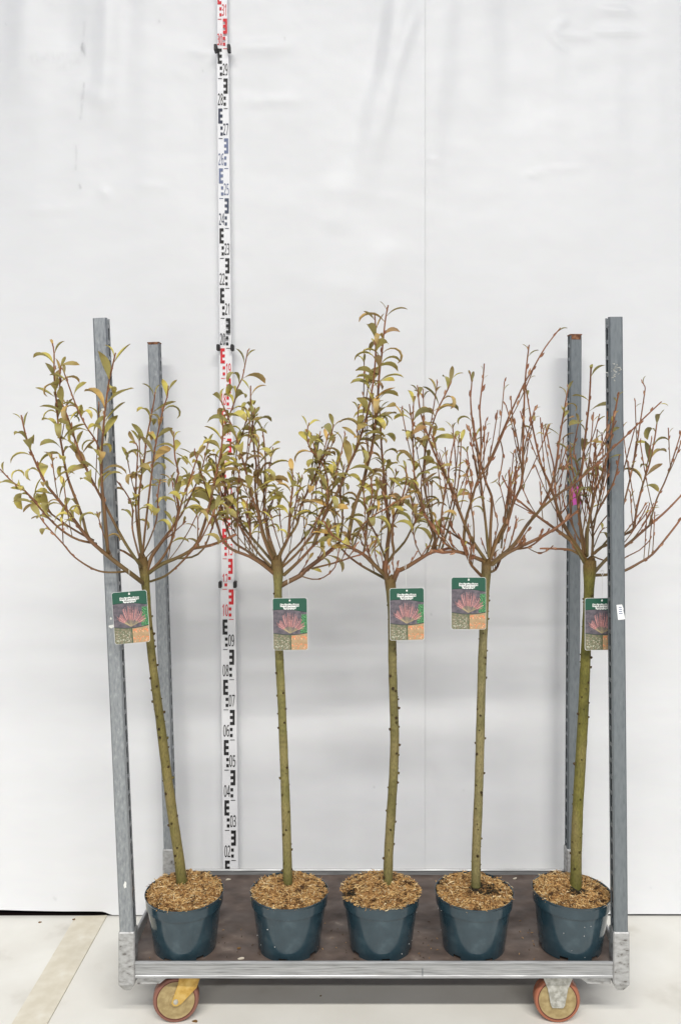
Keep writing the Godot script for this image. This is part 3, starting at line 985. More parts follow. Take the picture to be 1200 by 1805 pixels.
func branch(pts: PackedVector3Array, w0: float, w1: float, leaves: int, f0: float, size: float) -> void:
	var n := pts.size()
	var loc := PackedVector3Array()
	var rr := PackedFloat32Array()
	var cc := PackedColorArray()
	var px := 2.5 / FOCAL
	var low := lin(118, 86, 54).lerp(lin(106, 92, 52), rng.randf())
	var mid := lin(116, 80, 52)
	var high := lin(138, 90, 60)
	for k in n:
		var s := float(k) / (n - 1)
		loc.append(pts[k] - pts[0])
		rr.append(lerpf(w0, maxf(w1, 1.05), pow(s, 0.8)) * 0.98 * px * (1.0 + 0.09 * noise.get_noise_1d(k * 41.0 + pts[0].x * 9000.0)))
		var c := low.lerp(mid, smoothstep(0.05, 0.45, s)).lerp(high, smoothstep(0.45, 0.95, s))
		cc.append(c * (0.9 + 0.35 * noise.get_noise_1d(k * 17.0 + pts[0].y * 5000.0)))
	var st := begin()
	tube(st, loc, rr, cc, 7)
	var b := put("branch", st, M.willow_twig, tree, pts[0] - tree.position)
	# buds
	var bud := begin()
	var at := 0
	var k := int(n * 0.25) + 1
	var count := 0
	while k < n:
		var s := float(k) / (n - 1)
		var i := mini(k, n - 2)
		var t := (loc[i + 1] - loc[i]).normalized()
		var w := count * 2.4 + pts[0].x * 50.0
		var o := t.cross(Vector3(0.3, 0.1, 1.0)).normalized().rotated(t, w)
		var big := rng.randf_range(0.8, 1.2) * (0.7 + 0.5 * s) * tree_bud * (0.6 if s > 0.9 else 1.0)
		at = egg(bud, loc[k] + o * rr[k] * 0.7, (t + o * 0.28).normalized(), 0.0115 * big, 0.0024 * big, [lin(152, 108, 78), lin(172, 130, 98), lin(138, 90, 64)][rng.randi() % 3], at)
		if s > 0.55 and tree_bud < 1.2:
			# pale leaf scar of the node
			at = egg(bud, loc[k] - t * 0.003, t, 0.006, rr[k] * 1.4, lin(150, 98, 66), at)
		count += 1
		k += rng.randi_range(2, 4)
	if count:
		put("buds", bud, M.willow_twig, b).set_meta("kind", "stuff")
	# leaves, each on its own
	leaves = int(ceil(leaves * leaf_share))
	for j in leaves:
		var s := lerpf(f0, 1.0, (j + rng.randf_range(0.0, 0.6)) / leaves)
		if j >= leaves - 2:
			s = 0.985 - 0.02 * (leaves - 1 - j)
		var i := clampi(int(s * (n - 1)), 0, n - 2)
		var t := (loc[i + 1] - loc[i]).normalized()
		var o := t.cross(Vector3(0.05, 0.1, 1.0)).normalized().rotated(t, j * 2.55 + rng.randf_range(-0.5, 0.5))
		var open := rng.randf_range(0.6, 1.15) if j < leaves - 2 else rng.randf_range(0.35, 0.8)
		var dir := (t * cos(open) + o * sin(open)).normalized()
		dir = (dir + Vector3.UP * 0.15).normalized()
		var up := (t.lerp(Vector3.UP, 0.5) - o * 0.3)
		up = (up - dir * up.dot(dir)).normalized()
		var L := rng.randf_range(0.050, 0.078) * size * (0.5 if j == leaves - 1 else 0.75 if j == leaves - 2 else 1.0)
		var which := rng.randi() % leaf_meshes.size()
		if j >= leaves - 2:
			which = [3, 5, 0, 8][rng.randi() % 4]
		var tone: int = tree_tone[rng.randi() % tree_tone.size()]
		if s < f0 + (1.0 - f0) * 0.35 and rng.randf() < 0.3:
			tone = [5, 6, 9, 7, 3][rng.randi() % 5]
		var lf := MeshInstance3D.new()
		lf.name = "leaf" if leaf_count == 0 else "leaf_%03d" % leaf_count
		leaf_count += 1
		lf.mesh = leaf_meshes[which]
		lf.set_surface_override_material(0, leaf_tops[tone][0])
		lf.set_surface_override_material(1, leaf_tops[tone][1])
		var basis := Basis(up.cross(dir).normalized(), up, dir).scaled_local(Vector3(L * rng.randf_range(0.85, 1.25), L, L))
		lf.transform = Transform3D(basis, loc[i] + (o * rr[i]))
		b.add_child(lf, true)

func trees() -> void:
	var olive := lin(146, 138, 84)
	# first tree: leafy, leaning left
	more_shoots = 0
	start_tree("leftmost potted willow, trunk leaning left into the left posts, leafy spreading crown", "321 1556 314 1500 302 1420 285 1290 272 1190 262 1100 258 1045 255 1012 251 984", 17.5, 13.5, 0.25, 2.47, lin(142, 130, 74), [0, 0, 1, 2, 2, 3, 3, 4, 7, 5], 1.0, 101)
	B("253 1028 227 1008 192 981 158 951 130 915 103 880 81 852 62 812 48 775 38 732", 9, 2.5, -0.10, 15, 0.42, 1.0, 0.4, 2)
	B("170 958 140 952 117 940 95 922 73 898 44 865 22 849 1 827", 4.5, 2.2, -0.12, 12, 0.4, 1.0, 0.3, 1)
	B("165 952 145 942 110 920 79 896 60 880 40 860", 4, 2, -0.09, 7, 0.45, 0.9, 0.3, 1)
	B("227 1007 192 1009 165 1003 132 982 112 959 90 935 77 920 68 907", 4, 2, -0.10, 3, 0.75, 1.0, 0.3)
	B("112 959 111 937 111 918", 2, 1.5, -0.10, 1, 0.6, 0.7, 0.1)
	B("182 974 156 946 147 915 136 885 119 838 110 790 104 755 100 709 96 663 96 623 93 605", 6, 2.2, -0.12, 17, 0.38, 1.05, 0.3, 1)
	B("250 1000 220 955 183 885 147 815 136 784 119 733 108 704 106 667 109 640", 6, 2.2, -0.13, 16, 0.4, 1.0, 0.35, 1)
	B("192 981 186 905 180 850 174 788 152 751 136 718 119 672 112 652", 4.5, 2, -0.15, 12, 0.4, 1.0, 0.3)
	B("191 980 187 940 181 863 180 801 183 751 191 682 198 649 204 622", 5.5, 2.5, -0.15, 11, 0.42, 1.25, 0.3)
	B("246 990 219 972 206 967 195 955 182 930", 5, 3, 0.10, 2, 0.6, 0.8)
	B("247 985 234 934 234 896 225 873 208 850 192 830", 4, 2, 0.06, 6, 0.4, 0.8)
	B("250 984 241 915 240 857 242 819 243 787 236 780", 4.5, 2, 0.05, 8, 0.35, 0.85, 0.7, 1)
	B("251 980 245 915 246 867 256 800 257 783 266 737 273 700 273 692", 5, 2.2, 0.03, 12, 0.38, 1.0, 0.7, 1)
	B("252 976 257 925 265 857 272 800 274 787 287 725 295 700 297 680", 4.5, 2.2, -0.04, 12, 0.4, 1.05)
	B("256 985 277 963 307 938 328 919", 2.4, 1.2, 0.10, 1, 0.9, 0.8)
	B("253 975 267 944 277 911 279 867 283 844", 3, 1.5, -0.08, 5, 0.4, 0.8)
	B("259 1007 267 982 284 957 307 925 315 896 309 857 315 834 309 808 306 765", 8, 2, 0.05, 10, 0.5, 0.95, 0.7, 1)
	B("307 925 319 909 338 871 353 836 362 804 368 775", 4, 2, 0.04, 9, 0.35, 1.0, 0.3, 1)
	B("262 1009 280 992 294 972 305 948 313 915 323 877 334 848 345 815 352 795", 5, 2, -0.07, 8, 0.5, 0.9)
	B("262 1010 286 994 315 982 342 965 357 934 369 892 378 850 388 805 393 767 392 735", 8, 2.2, -0.05, 13, 0.5, 1.05, 0.7, 2)
	B("340 967 372 961 392 953 416 942", 6, 4.5, -0.04, 0, 0.5, 1.0, 0.3)
	B("313 984 338 982 359 967 376 925 390 886 387 848", 4, 2, 0.06, 4, 0.6)
	B("265 1025 292 1015 315 996 332 978 353 953 372 915 383 890", 4.5, 2, -0.12, 3, 0.7)
	B("348 955 349 935 349 915 346 905", 2, 1.5, -0.05, 2, 0.7, 0.9, 0.3)

	# second tree
	more_shoots = 2
	start_tree("second potted willow from the left, upright trunk behind the staff's right side, dense leafy crown", "507 1556 506 1500 503 1400 497 1250 492 1150 490 1060 490 1008 487 986", 15.5, 14.2, 0.42, 2.53, olive, [0, 0, 1, 2, 3, 7, 2, 5, 9, 3], 1.0, 202)
	B("484 1012 464 996 440 981 410 969 393 953 382 919 371 886 360 850 350 819 343 795", 7, 2.2, -0.06, 12, 0.5, 1.05, 0.7, 1)
	B("482 1003 452 983 434 970 410 953 397 920 388 880 384 840 380 800", 6, 2, 0.10, 11, 0.45, 1.0, 0.7, 1)
	B("478 998 453 972 430 938 402 897 395 876 382 850 372 815", 5, 2, 0.02, 9, 0.5, 1.0)
	B("421 972 419 927 420 852 423 828", 2.6, 1.5, -0.05, 5, 0.45, 0.8)
	B("440 981 440 927 441 902 446 870", 2.4, 1.4, 0.0, 5, 0.4, 0.8)
	B("434 971 429 935 420 897 412 872", 2.4, 1.4, 0.08, 5, 0.4, 0.8)
	B("452 981 456 930 446 912 436 895", 2, 1.2, 0.1, 2, 0.5, 0.7)
	B("482 990 470 962 461 935 455 905 443 872 435 837 427 808 420 784 413 760 403 738 393 713 387 703", 6, 2.2, -0.09, 14, 0.42, 1.1, 0.7, 1)
	B("482 992 455 960 430 930 405 880 392 830 391 783 398 748 408 723 415 703 418 685 427 667 432 643 437 618", 5.5, 2.2, 0.06, 16, 0.42, 1.05, 0.7, 1)
	B("420 785 427 767 433 745 440 720", 3, 1.8, -0.06, 4, 0.3, 0.9, 0.2)
	B("487 992 476 970 464 938 455 896 450 860 452 821 449 800 447 775 445 743 442 708 442 680", 6, 2.2, -0.03, 15, 0.4, 1.15, 0.7, 1)
	B("489 990 473 950 468 920 465 890 467 830 468 812 466 783 462 752", 5, 2, 0.04, 10, 0.42, 1.0)
	B("490 988 477 950 470 923 473 897 482 880 491 861", 4, 1.6, 0.1, 5, 0.45, 0.85)
	B("491 995 494 977 507 950 510 927 512 890 516 860 515 826", 8, 2, -0.06, 9, 0.45, 0.95, 0.7, 1)
	B("507 950 524 923 530 893 548 855 556 836 575 793 585 761 588 748", 5, 2.2, -0.04, 14, 0.35, 1.0, 0.3, 2)
	B("495 970 482 927 476 905", 2, 1.2, -0.1, 2, 0.6, 0.7)
	B("500 962 494 920 491 884 484 868", 2.2, 1.4, 0.08, 4, 0.4, 0.8)
	B("496 998 509 977 530 956 551 927 566 907 580 876 590 850 593 815", 5, 2, 0.09, 11, 0.45, 1.0, 0.7, 2)
	B("497 1000 522 977 545 950 560 932 575 900 578 860 570 820 546 790 541 762 545 745", 5, 2, -0.07, 15, 0.42, 1.0, 0.7, 2)
	B("500 1014 530 986 552 962 573 945 584 925", 7, 3, -0.02, 5, 0.6, 1.05)
	B("492 1034 506 1026 530 1014 538 1005 567 983 598 957", 10, 7, 0.06, 2, 0.85, 1.0, 0.7)
	B("552 962 565 925 578 898 601 855 615 820 628 790 637 764 648 725 655 690 661 640 662 580 660 556", 6.5, 2.4, -0.05, 20, 0.36, 1.1, 0.2, 1)
	B("616 818 629 790 630 745 632 715", 3, 1.6, -0.05, 4, 0.4, 0.95, 0.2)
	B("550 1002 590 992 620 982 640 975 650 960", 4, 2, -0.08, 0, 0.5, 1.0, 0.4)
	B("530 1015 550 1021 570 1018 590 1000 598 965", 2.6, 1.8, -0.08, 1, 0.9, 0.8)
	B("598 957 604 915 600 880 602 850 606 822", 4.5, 2, 0.07, 10, 0.25, 0.95, 0.1, 1)

	# third tree: forked trunk, the tallest shoot
	start_tree("middle potted willow with forked trunk head and the tallest shoot of all five", "683 1556 685 1500 690 1420 694 1350 695 1290 692 1180 690 1060 687 1022", 16, 14.5, 0.35, 2.54, lin(138, 128, 80), [0, 1, 2, 3, 7, 5, 6, 7, 9, 2, 0], 1.05, 303)
	B("684 1024 678 1008 680 990", 13, 10, -0.01)
	B("693 1024 698 1012 702 1003", 11, 9, -0.01)
	B("680 1016 656 992 640 977 622 967 607 957 585 943 572 920", 9, 3, -0.07, 7, 0.55, 1.0, 0.7, 1)
	B("679 1020 651 1005 637 997 620 985 602 967 594 940 588 905", 6, 2, 0.08, 5, 0.6, 0.95)
	B("612 960 617 930 623 900 632 872 639 855 645 829 655 790 662 740 665 713 668 662 673 622 677 580 680 557 684 538", 8, 2.4, -0.05, 26, 0.24, 1.1, 0.2, 2)
	B("681 992 683 960 686 935 682 900 679 862 675 823 672 783 670 736 668 715", 9, 2.4, 0.04, 16, 0.3, 1.1, 0.7, 1)
	B("681 990 664 946 651 919 642 880 638 850", 5, 2, 0.1, 8, 0.35, 0.9, 0.7, 1)
	B("682 992 694 975 691 955 693 915 703 893 712 865 716 845 715 822", 6.5, 2, -0.08, 9, 0.45, 0.95, 0.7, 1)
	B("696 974 713 955 726 930 732 915 726 889 721 862", 5, 2, 0.08, 8, 0.4, 1.0)
	B("701 1006 717 999 743 983 759 974 776 970 792 966", 9, 5, -0.03, 0, 0.5, 1.0, 0.7)
	B("757 975 766 952 757 926 745 895 732 855 728 799 727 752 729 705", 5, 2.2, -0.05, 13, 0.4, 1.05, 0.2, 1)
	B("768 971 765 930 752 880 746 840 750 790 760 755 770 725 784 696 793 677 798 658", 5, 2.4, 0.05, 14, 0.42, 1.05, 0.2, 1)
	B("764 972 776 930 779 897 787 853 792 820 797 790 803 765", 4, 1.8, -0.07, 4, 0.3, 0.8, 0.2)
	B("778 969 790 930 800 890 807 853 811 813 812 773", 4, 1.8, 0.04, 4, 0.35, 0.8, 0.2)
	B("772 970 782 935 797 880 803 830 800 780 797 748", 3.6, 1.6, 0.09, 2, 0.4, 0.8, 0.2)
	B("744 983 732 959 728 933", 2.4, 1.4, 0.05, 1, 0.8, 0.8, 0.3)
	B("750 979 762 940 748 905 742 862 744 830", 4, 1.8, 0.1, 8, 0.3, 0.95, 0.3, 1)
	B("653 990 650 973 658 947", 2.2, 1.4, 0.05, 1, 0.7, 0.7, 0.3)
	B("668 1000 660 972 664 945", 2, 1.2, -0.05, 0, 0.7, 0.7, 0.3)
	B("640 977 646 940 648 905 656 872 653 840", 4, 1.8, -0.06, 8, 0.3, 0.95, 0.3, 1)
	B("622 968 634 935 650 915 690 890 705 880", 3.2, 1.8, -0.09, 4, 0.5, 0.9, 0.4)

	# fourth tree: nearly bare
	leaf_share = 1.0
	more_shoots = 4
	shoot_leaves = 1
	start_tree("fourth potted willow from the left, greyer trunk and almost bare upright twigs", "838 1562 839 1500 843 1400 847 1250 852 1100 855 1040 857 992", 15.5, 14.5, 0.2, 2.54, lin(150, 140, 98), [0, 1, 2, 7, 8], 1.5, 404)
	B("856 988 829 947 810 902 800 868 780 830 762 791 752 763 740 722 736 684", 7, 2.2, -0.06, 5, 0.4, 0.9)
	B("850 988 822 977 802 972 780 974 764 970", 8, 5, -0.05, 0)
	B("804 972 789 962 780 953 765 935 748 905", 5, 2.2, -0.07, 3, 0.5, 0.9, 0.3, 1)
	B("848 976 834 962 811 950 780 929 757 912", 5, 2.5, 0.06, 2, 0.6, 0.9)
	B("824 978 817 950 821 915 830 885 842 845 860 817 882 768 902 722 923 677 937 653 960 613 987 578", 5.5, 2, -0.06, 1, 0.3, 0.8)
	B("861 982 856 927 850 875 845 830 847 800 847 753 845 723 848 690 851 667 853 641", 6, 2.4, 0.03, 2, 0.93, 0.4)
	B("863 984 864 935 866 900 866 875 857 853 849 825 842 793 835 760 831 733 829 700 831 673 827 655", 7, 2.2, 0.05, 4, 0.62, 0.7)
	B("864 986 876 950 891 920 907 880 918 855 921 820 921 795 922 753 923 720 925 673 928 640 932 608", 7, 2.4, -0.04, 2, 0.3, 0.8)
	B("921 850 917 812 910 770 902 730 900 698", 3.4, 1.8, 0.04, 0, 0.3, 0.8, 0.2)
	B("922 800 928 770 935 745 943 716", 2.4, 1.4, -0.05, 1, 0.8, 0.6, 0.2)
	B("866 994 885 978 907 958 930 923 950 900 968 865 978 830 985 778 993 728 1001 683", 8, 2.4, 0.06, 8, 0.72, 0.9)
	B("866 996 892 976 920 962 950 948 980 930 1018 900", 8, 4, -0.04, 0)
	B("930 925 950 900 985 870 1020 846 1064 804 1098 773 1131 740 1165 708", 5, 2, -0.17, 1, 0.5, 0.8, 0.3)
	B("905 968 930 965 952 950 966 935", 4, 2.4, -0.09, 0)
	B("930 966 946 974 962 972 974 962", 1.6, 1.2, -0.09, 0)
	B("883 966 887 930 893 880 903 850 910 820 908 800", 3.6, 2, 0.06, 2, 0.5, 0.7)
	B("878 957 897 915 905 880 908 850 907 822", 3.6, 2, -0.08, 1, 0.5, 0.7)
	B("872 965 886 935 890 900 884 870 879 850", 2.6, 1.6, 0.1, 2, 0.4, 0.8)
	B("849 1016 832 998 825 985 818 968 816 953", 6, 4, -0.05, 0)
	B("865 1008 873 1004 879 992 883 981", 5, 4, 0.05, 0)
	B("857 976 852 962 847 948", 2, 1.2, -0.03, 0)
	B("866 970 877 925 872 905 868 880", 2.4, 1.4, 0.08, 2, 0.5, 0.9)
	B("842 845 838 815 832 790 838 770", 3, 1.6, 0.05, 2, 0.3, 0.8, 0.2)
	B("880 772 886 800 882 830 878 850", 2.6, 1.6, 0.0, 1, 0.6, 0.8, 0.2)
	B("818 952 822 915 832 880 826 850 822 828", 3, 1.6, 0.06, 3, 0.4, 0.8, 0.3)
	B("835 963 834 920 828 880 832 850 826 820 822 790", 3, 1.6, -0.05, 3, 0.45, 0.8, 0.3)

	# fifth tree: sparse, behind the right front post
	more_shoots = 3
	start_tree("rightmost potted willow, green trunk between the right posts, sparse crown with few leaves", "1014 1566 1015 1500 1018 1420 1026 1280 1032 1150 1037 1050 1039 988", 19, 17.5, 0.32, 2.56, lin(128, 122, 54), [0, 1, 1, 7, 8, 2], 1.1, 505)
	B("1032 986 1003 942 985 905 970 858 955 825 946 790 937 747 929 700 926 680", 7, 2, -0.05, 5, 0.72, 0.55)
	B("1030 992 1007 955 975 930 947 910 917 885 900 870 884 838", 8, 2.4, -0.07, 1, 0.8, 0.7, 0.7, 1)
	B("1002 953 970 928 938 905 915 892 896 882", 2.6, 1.5, 0.05, 0)
	B("1030 992 1000 940 982 905 978 860 975 820 968 790 961 752", 6, 1.8, 0.08, 2, 0.6, 0.7)
	B("1028 984 1007 970 970 967 951 967", 5, 3.4, -0.04, 0)
	B("1028 982 1020 917 1015 867 1008 825 1004 790", 5, 2, -0.04, 3, 0.55, 0.9)
	B("1030 980 1033 933 1040 908 1023 847 1011 800 1014 770 1020 740", 5.5, 2, 0.08, 6, 0.55, 0.9)
	B("1034 980 1035 935 1040 906 1049 866 1064 826 1076 773 1084 722 1090 691", 6, 2.6, -0.2, 6, 0.6, 0.55)
	B("1032 978 1020 905 1022 850 1027 806 1033 751 1038 706 1041 647", 6, 3, 0.04, 9, 0.42, 1.05)
	B("1043 980 1044 939 1040 905 1047 865 1049 840 1048 782", 5.5, 2, 0.1, 5, 0.4, 0.85)
	B("1044 939 1055 880 1062 830 1060 762", 3.5, 1.8, 0.07, 2, 0.5, 0.8, 0.3)
	B("1046 976 1060 964 1078 957 1102 941 1115 933 1122 895 1133 851 1144 817 1153 773 1159 730", 6, 2.4, 0.08, 11, 0.58, 1.0)
	B("1060 964 1085 930 1102 875 1118 806 1126 755 1135 695 1136 682 1131 674", 4, 1.8, 0.12, 1, 0.45, 0.8)
	B("1044 1012 1075 979 1102 962 1144 926 1175 899 1212 860", 7, 3, 0.06, 1, 0.5, 0.8)
	B("1143 927 1157 879 1175 839 1200 760 1204 742", 3.6, 2, 0.08, 0, 0.5, 1.0, 0.2)
	B("1046 1014 1078 1012 1102 1005 1126 992 1149 977 1175 946 1200 913 1214 888", 6, 3, 0.05, 0)
	B("1086 995 1104 981 1126 970 1144 953", 2.4, 1.6, 0.07, 0)
	B("1094 945 1104 935 1131 899 1137 886", 2.4, 1.8, 0.04, 1, 0.9, 0.6)
	B("1105 938 1117 930 1138 905 1144 888", 2.4, 1.6, 0.1, 1, 0.9, 0.6)
	B("1040 930 1049 910 1064 880 1078 857 1086 830 1091 802", 3.4, 1.8, -0.2, 0, 0.5, 1.0, 0.5)
	B("1090 862 1102 815 1110 785 1118 755", 3, 1.8, 0.13, 1, 0.5, 0.8, 0.1)
	B("1046 981 1064 988 1084 989", 3, 2.4, 0.04, 0)
	B("1045 945 1056 925 1068 910 1074 902", 2.2, 1.2, -0.06, 1, 0.8, 0.8)
	B("1046 965 1056 940 1064 930", 2, 1.2, 0.05, 3, 0.6, 0.7)
	B("1026 960 1010 930 1003 880 1006 850", 3.4, 1.8, -0.06, 2, 0.6, 0.9)
	B("985 908 1000 890 1010 862 1018 830", 3, 1.6, 0.05, 3, 0.4, 0.9, 0.2)

# ---------------------------------------------------------------- plant labels
func label_picture() -> ImageTexture:
	var w := 192
	var h := 288
	var im := Image.create(w, h, false, Image.FORMAT_RGB8)
	var nz := FastNoiseLite.new()
	nz.frequency = 0.03
	nz.fractal_octaves = 4
	var rg := RandomNumberGenerator.new()
	rg.seed = 9
	for y in h:
		for x in w:
			var a := nz.get_noise_2d(x, y)
			var wave := 68.0 - 8.0 * sin(x / float(w) * PI * 1.1 + 0.2) + 8.0 * x / w
			var c := srgb(34, 84, 66)
			if y > wave:
				c = srgb(112, 104, 110).lerp(srgb(78, 74, 82), clampf(0.5 + a, 0.0, 1.0))
				if x > 160 - (y - 100) * 0.1 and y > 90 and y < 195:
					c = srgb(46, 92, 62).lerp(srgb(96, 160, 104), clampf(0.4 + 2.5 * nz.get_noise_2d(x * 4.0, y * 4.0), 0.0, 1.0))
			elif y > wave - 3.0:
				c = srgb(22, 56, 46)
			var low := 196.0 + 10.0 * sin(x / float(w) * PI)
			if y > low:
				if x < w * 0.49:
					c = srgb(136, 126, 104).lerp(srgb(100, 108, 82), clampf(0.45 + 1.6 * nz.get_noise_2d(x * 2.0 + 300.0, y * 2.0), 0.0, 1.0))
				elif x > w * 0.52:
					c = srgb(168, 138, 102).lerp(srgb(180, 152, 118), clampf(0.5 + a, 0.0, 1.0))
				else:
					c = srgb(58, 82, 60)
			elif y > low - 4.0:
				c = srgb(52, 66, 58)
			im.set_pixel(x, y, c)
	# bush of pink catkin twigs that fan out and then stand up
	for k in 74:
		var ex := rg.randf_range(-1.0, 1.0)
		var tip := Vector2(96.0 + 84.0 * ex, 76.0 + 62.0 * ex * ex + rg.randf_range(0.0, 46.0))
		var root := Vector2(96.0 + 5.0 * ex, 194.0)
		var bend := Vector2(96.0 + 58.0 * ex, 168.0 - 14.0 * (1.0 - absf(ex)))
		var tone := rg.randf_range(0.75, 1.1)
		for j in 100:
			var t := j / 100.0
			var p := root.lerp(bend, t).lerp(bend.lerp(tip, t), t)
			var c := srgb(172, 156, 122) if t < 0.45 else srgb(158, 102, 104).lerp(srgb(216, 164, 156), rg.randf())
			c = Color(c.r * tone, c.g * tone, c.b * tone)
			var s := 1 if t < 0.45 or rg.randf() < 0.35 else 2
			if p.x > 2.0 and p.x < w - 4.0 and (t > 0.45 or k % 2 == 0):
				im.fill_rect(Rect2i(int(p.x), int(p.y), s, s + 1), c)
	for k in 60:
		var q := Vector2i(rg.randi_range(8, 86), rg.randi_range(214, 280))
		im.fill_rect(Rect2i(q, Vector2i(rg.randi_range(2, 6), rg.randi_range(2, 4))), srgb(206, 204, 186) if q.y > 240 or rg.randf() < 0.4 else srgb(160, 156, 140))
	for k in 54:
		var q := Vector2i(rg.randi_range(102, 184), rg.randi_range(210, 226) if k % 2 == 0 else rg.randi_range(250, 280))
		im.fill_rect(Rect2i(q, Vector2i(rg.randi_range(3, 7), rg.randi_range(3, 7))), srgb(232, 140, 92) if rg.randf() < 0.5 else srgb(238, 190, 150))
		im.fill_rect(Rect2i(q + Vector2i(2, 2), Vector2i(2, 2)), srgb(176, 60, 44))
	# white outline behind the two lines of lettering
	for r in [[42, 32, 106, 15], [60, 47, 70, 13]]:
		im.fill_rect(Rect2i(r[0], r[1], r[2], r[3]), srgb(238, 240, 236))
		for k in 8:
			im.fill_rect(Rect2i(r[0] + k * (r[2] - 10) / 8, r[1] - 2 + (k % 2) * 2, 9, r[3] + 3), srgb(238, 240, 236))
	return ImageTexture.create_from_image(im)

func plant_label(m: Material, x: float, y: float, d: float, roll: float, yaw: float, tie: Vector3, label: String) -> void:
	# x, y: middle of the card in the photograph
	var W := 0.0985
	W = 61.0 / FOCAL * d
	var H := 92.0 / FOCAL * d
	var root := thing("plant_label", label, "plant label", P(x, y, d), "printed plant labels hung on the willows")
	root.rotation = Vector3(0, yaw, roll)
	var r := 0.006
	var outline := PackedVector2Array()
	for c in [[1, 1, 0], [-1, 1, 1], [-1, -1, 2], [1, -1, 3]]:
		for k in 5:
			var a: float = PI / 2.0 * (c[2] + k / 4.0)
			outline.append(Vector2(c[0] * (W / 2.0 - r) + r * cos(a), c[1] * (H / 2.0 - r) + r * sin(a)))
	var st := begin()
	prism(st, outline, Transform3D(Basis.IDENTITY, Vector3(0, 0, -0.0008)), 0.0007)
	put("card", st, M.white_card, root)
	# printed face, a hair in front, slightly inside the white edge
	st = begin()
	var ids := Geometry2D.triangulate_polygon(outline)
	for k in range(0, ids.size(), 3):
		var q := [outline[ids[k]], outline[ids[k + 1]], outline[ids[k + 2]]]
		var up: float = (q[1] - q[0]).cross(q[2] - q[0])
		if up > 0.0:
			q.reverse()
		for p in q:
			st.set_normal(Vector3.BACK)
			st.set_uv(Vector2(p.x / W + 0.5, 0.5 - p.y / H))
			st.add_vertex(Vector3(p.x * 0.985, p.y * 0.99, 0.0003))
	var face_ := put("printed_face", st, m, root)
	var f := SystemFont.new()
	f.font_names = PackedStringArray(["Droid Sans"])
	f.font_weight = 700
	for row in [["Salix gracilistyla", 39.5, 52.0], ["'Mount Aso'", 53.5, 34.0]]:
		var tm := TextMesh.new()
		tm.text = row[0]
		tm.font = f
		tm.font_size = 32
		tm.pixel_size = 0.001
		tm.depth = 0.01
		var t := put_mesh("lettering", tm, M.print_black, face_)
		var wide: float = tm.get_aabb().size.x
		var s: float = row[2] / 100.0 * W / wide
		t.scale = Vector3(s, s * 1.15, 0.03)
		t.position = Vector3(0, (0.5 - row[1] / 288.0) * H, 0.0005)
	st = begin()
	lathe(st, [Vector2(0.0026, 0.0), Vector2(0.0, 0.0)], 16, Color.WHITE, Transform3D(Basis(Vector3.RIGHT, PI / 2.0), Vector3(0.0, H / 2.0 - 0.007, 0.0007)))
	put("hole", st, M.white_speck, root)
	# loop of string up to the branch
	var hole := root.transform * Vector3(0, H / 2.0 - 0.007, 0.0012)
	var pts := PackedVector3Array()
	for k in 7:
		pts.append(root.transform.affine_inverse() * hole.lerp(tie, k / 6.0))
	var rr := PackedFloat32Array()
	rr.resize(7)
	rr.fill(0.00055)
	var cc := PackedColorArray()
	cc.resize(7)
	cc.fill(Color.WHITE)
	st = begin()
	tube(st, pts, rr, cc, 5)
	var loop := PackedVector3Array()
	for k in 13:
		var a := TAU * k / 12.0
		loop.append(root.transform.affine_inverse() * (tie + Vector3(0.0015 * cos(a), 0.0055 + 0.0075 * sin(a) * 0.9, 0.0075 * cos(a))))
	var st2 := begin()
	rr.resize(13)
	rr.fill(0.0008)
	cc.resize(13)
	cc.fill(Color.WHITE)
	tube(st2, loop, rr, cc, 5)
	put("string", st, M.string_white, root)
	put("string_loop", st2, M.string_white, root)

func labels() -> void:
	var m := plain("printed_label", Color.WHITE, 0.4)
	m.albedo_texture = label_picture()
	m.texture_repeat = false
	plant_label(m, 231, 1088, 2.405, 0.07, 0.10, P(228, 1010, 2.405), "printed plant label on the leftmost willow, hanging across the left front post")
	plant_label(m, 511.5, 1100, 2.49, 0.02, -0.04, P(508, 1027, 2.50), "printed plant label hanging low in front of the second willow's trunk, right of the staff")
	plant_label(m, 717, 1082.5, 2.49, 0.01, 0.05, P(714, 1002, 2.52), "printed plant label hanging from the middle willow, overlapping its trunk's right side")
	plant_label(m, 825.5, 1063.5, 2.49, 0.0, 0.0, P(825, 980, 2.50), "highest printed plant label, hanging left of the fourth willow's greyish trunk")
	plant_label(m, 1060, 1100, 2.51, 0.0, 0.06, P(1061, 1013, 2.53), "printed plant label on the rightmost willow, its right edge hidden by the front post")

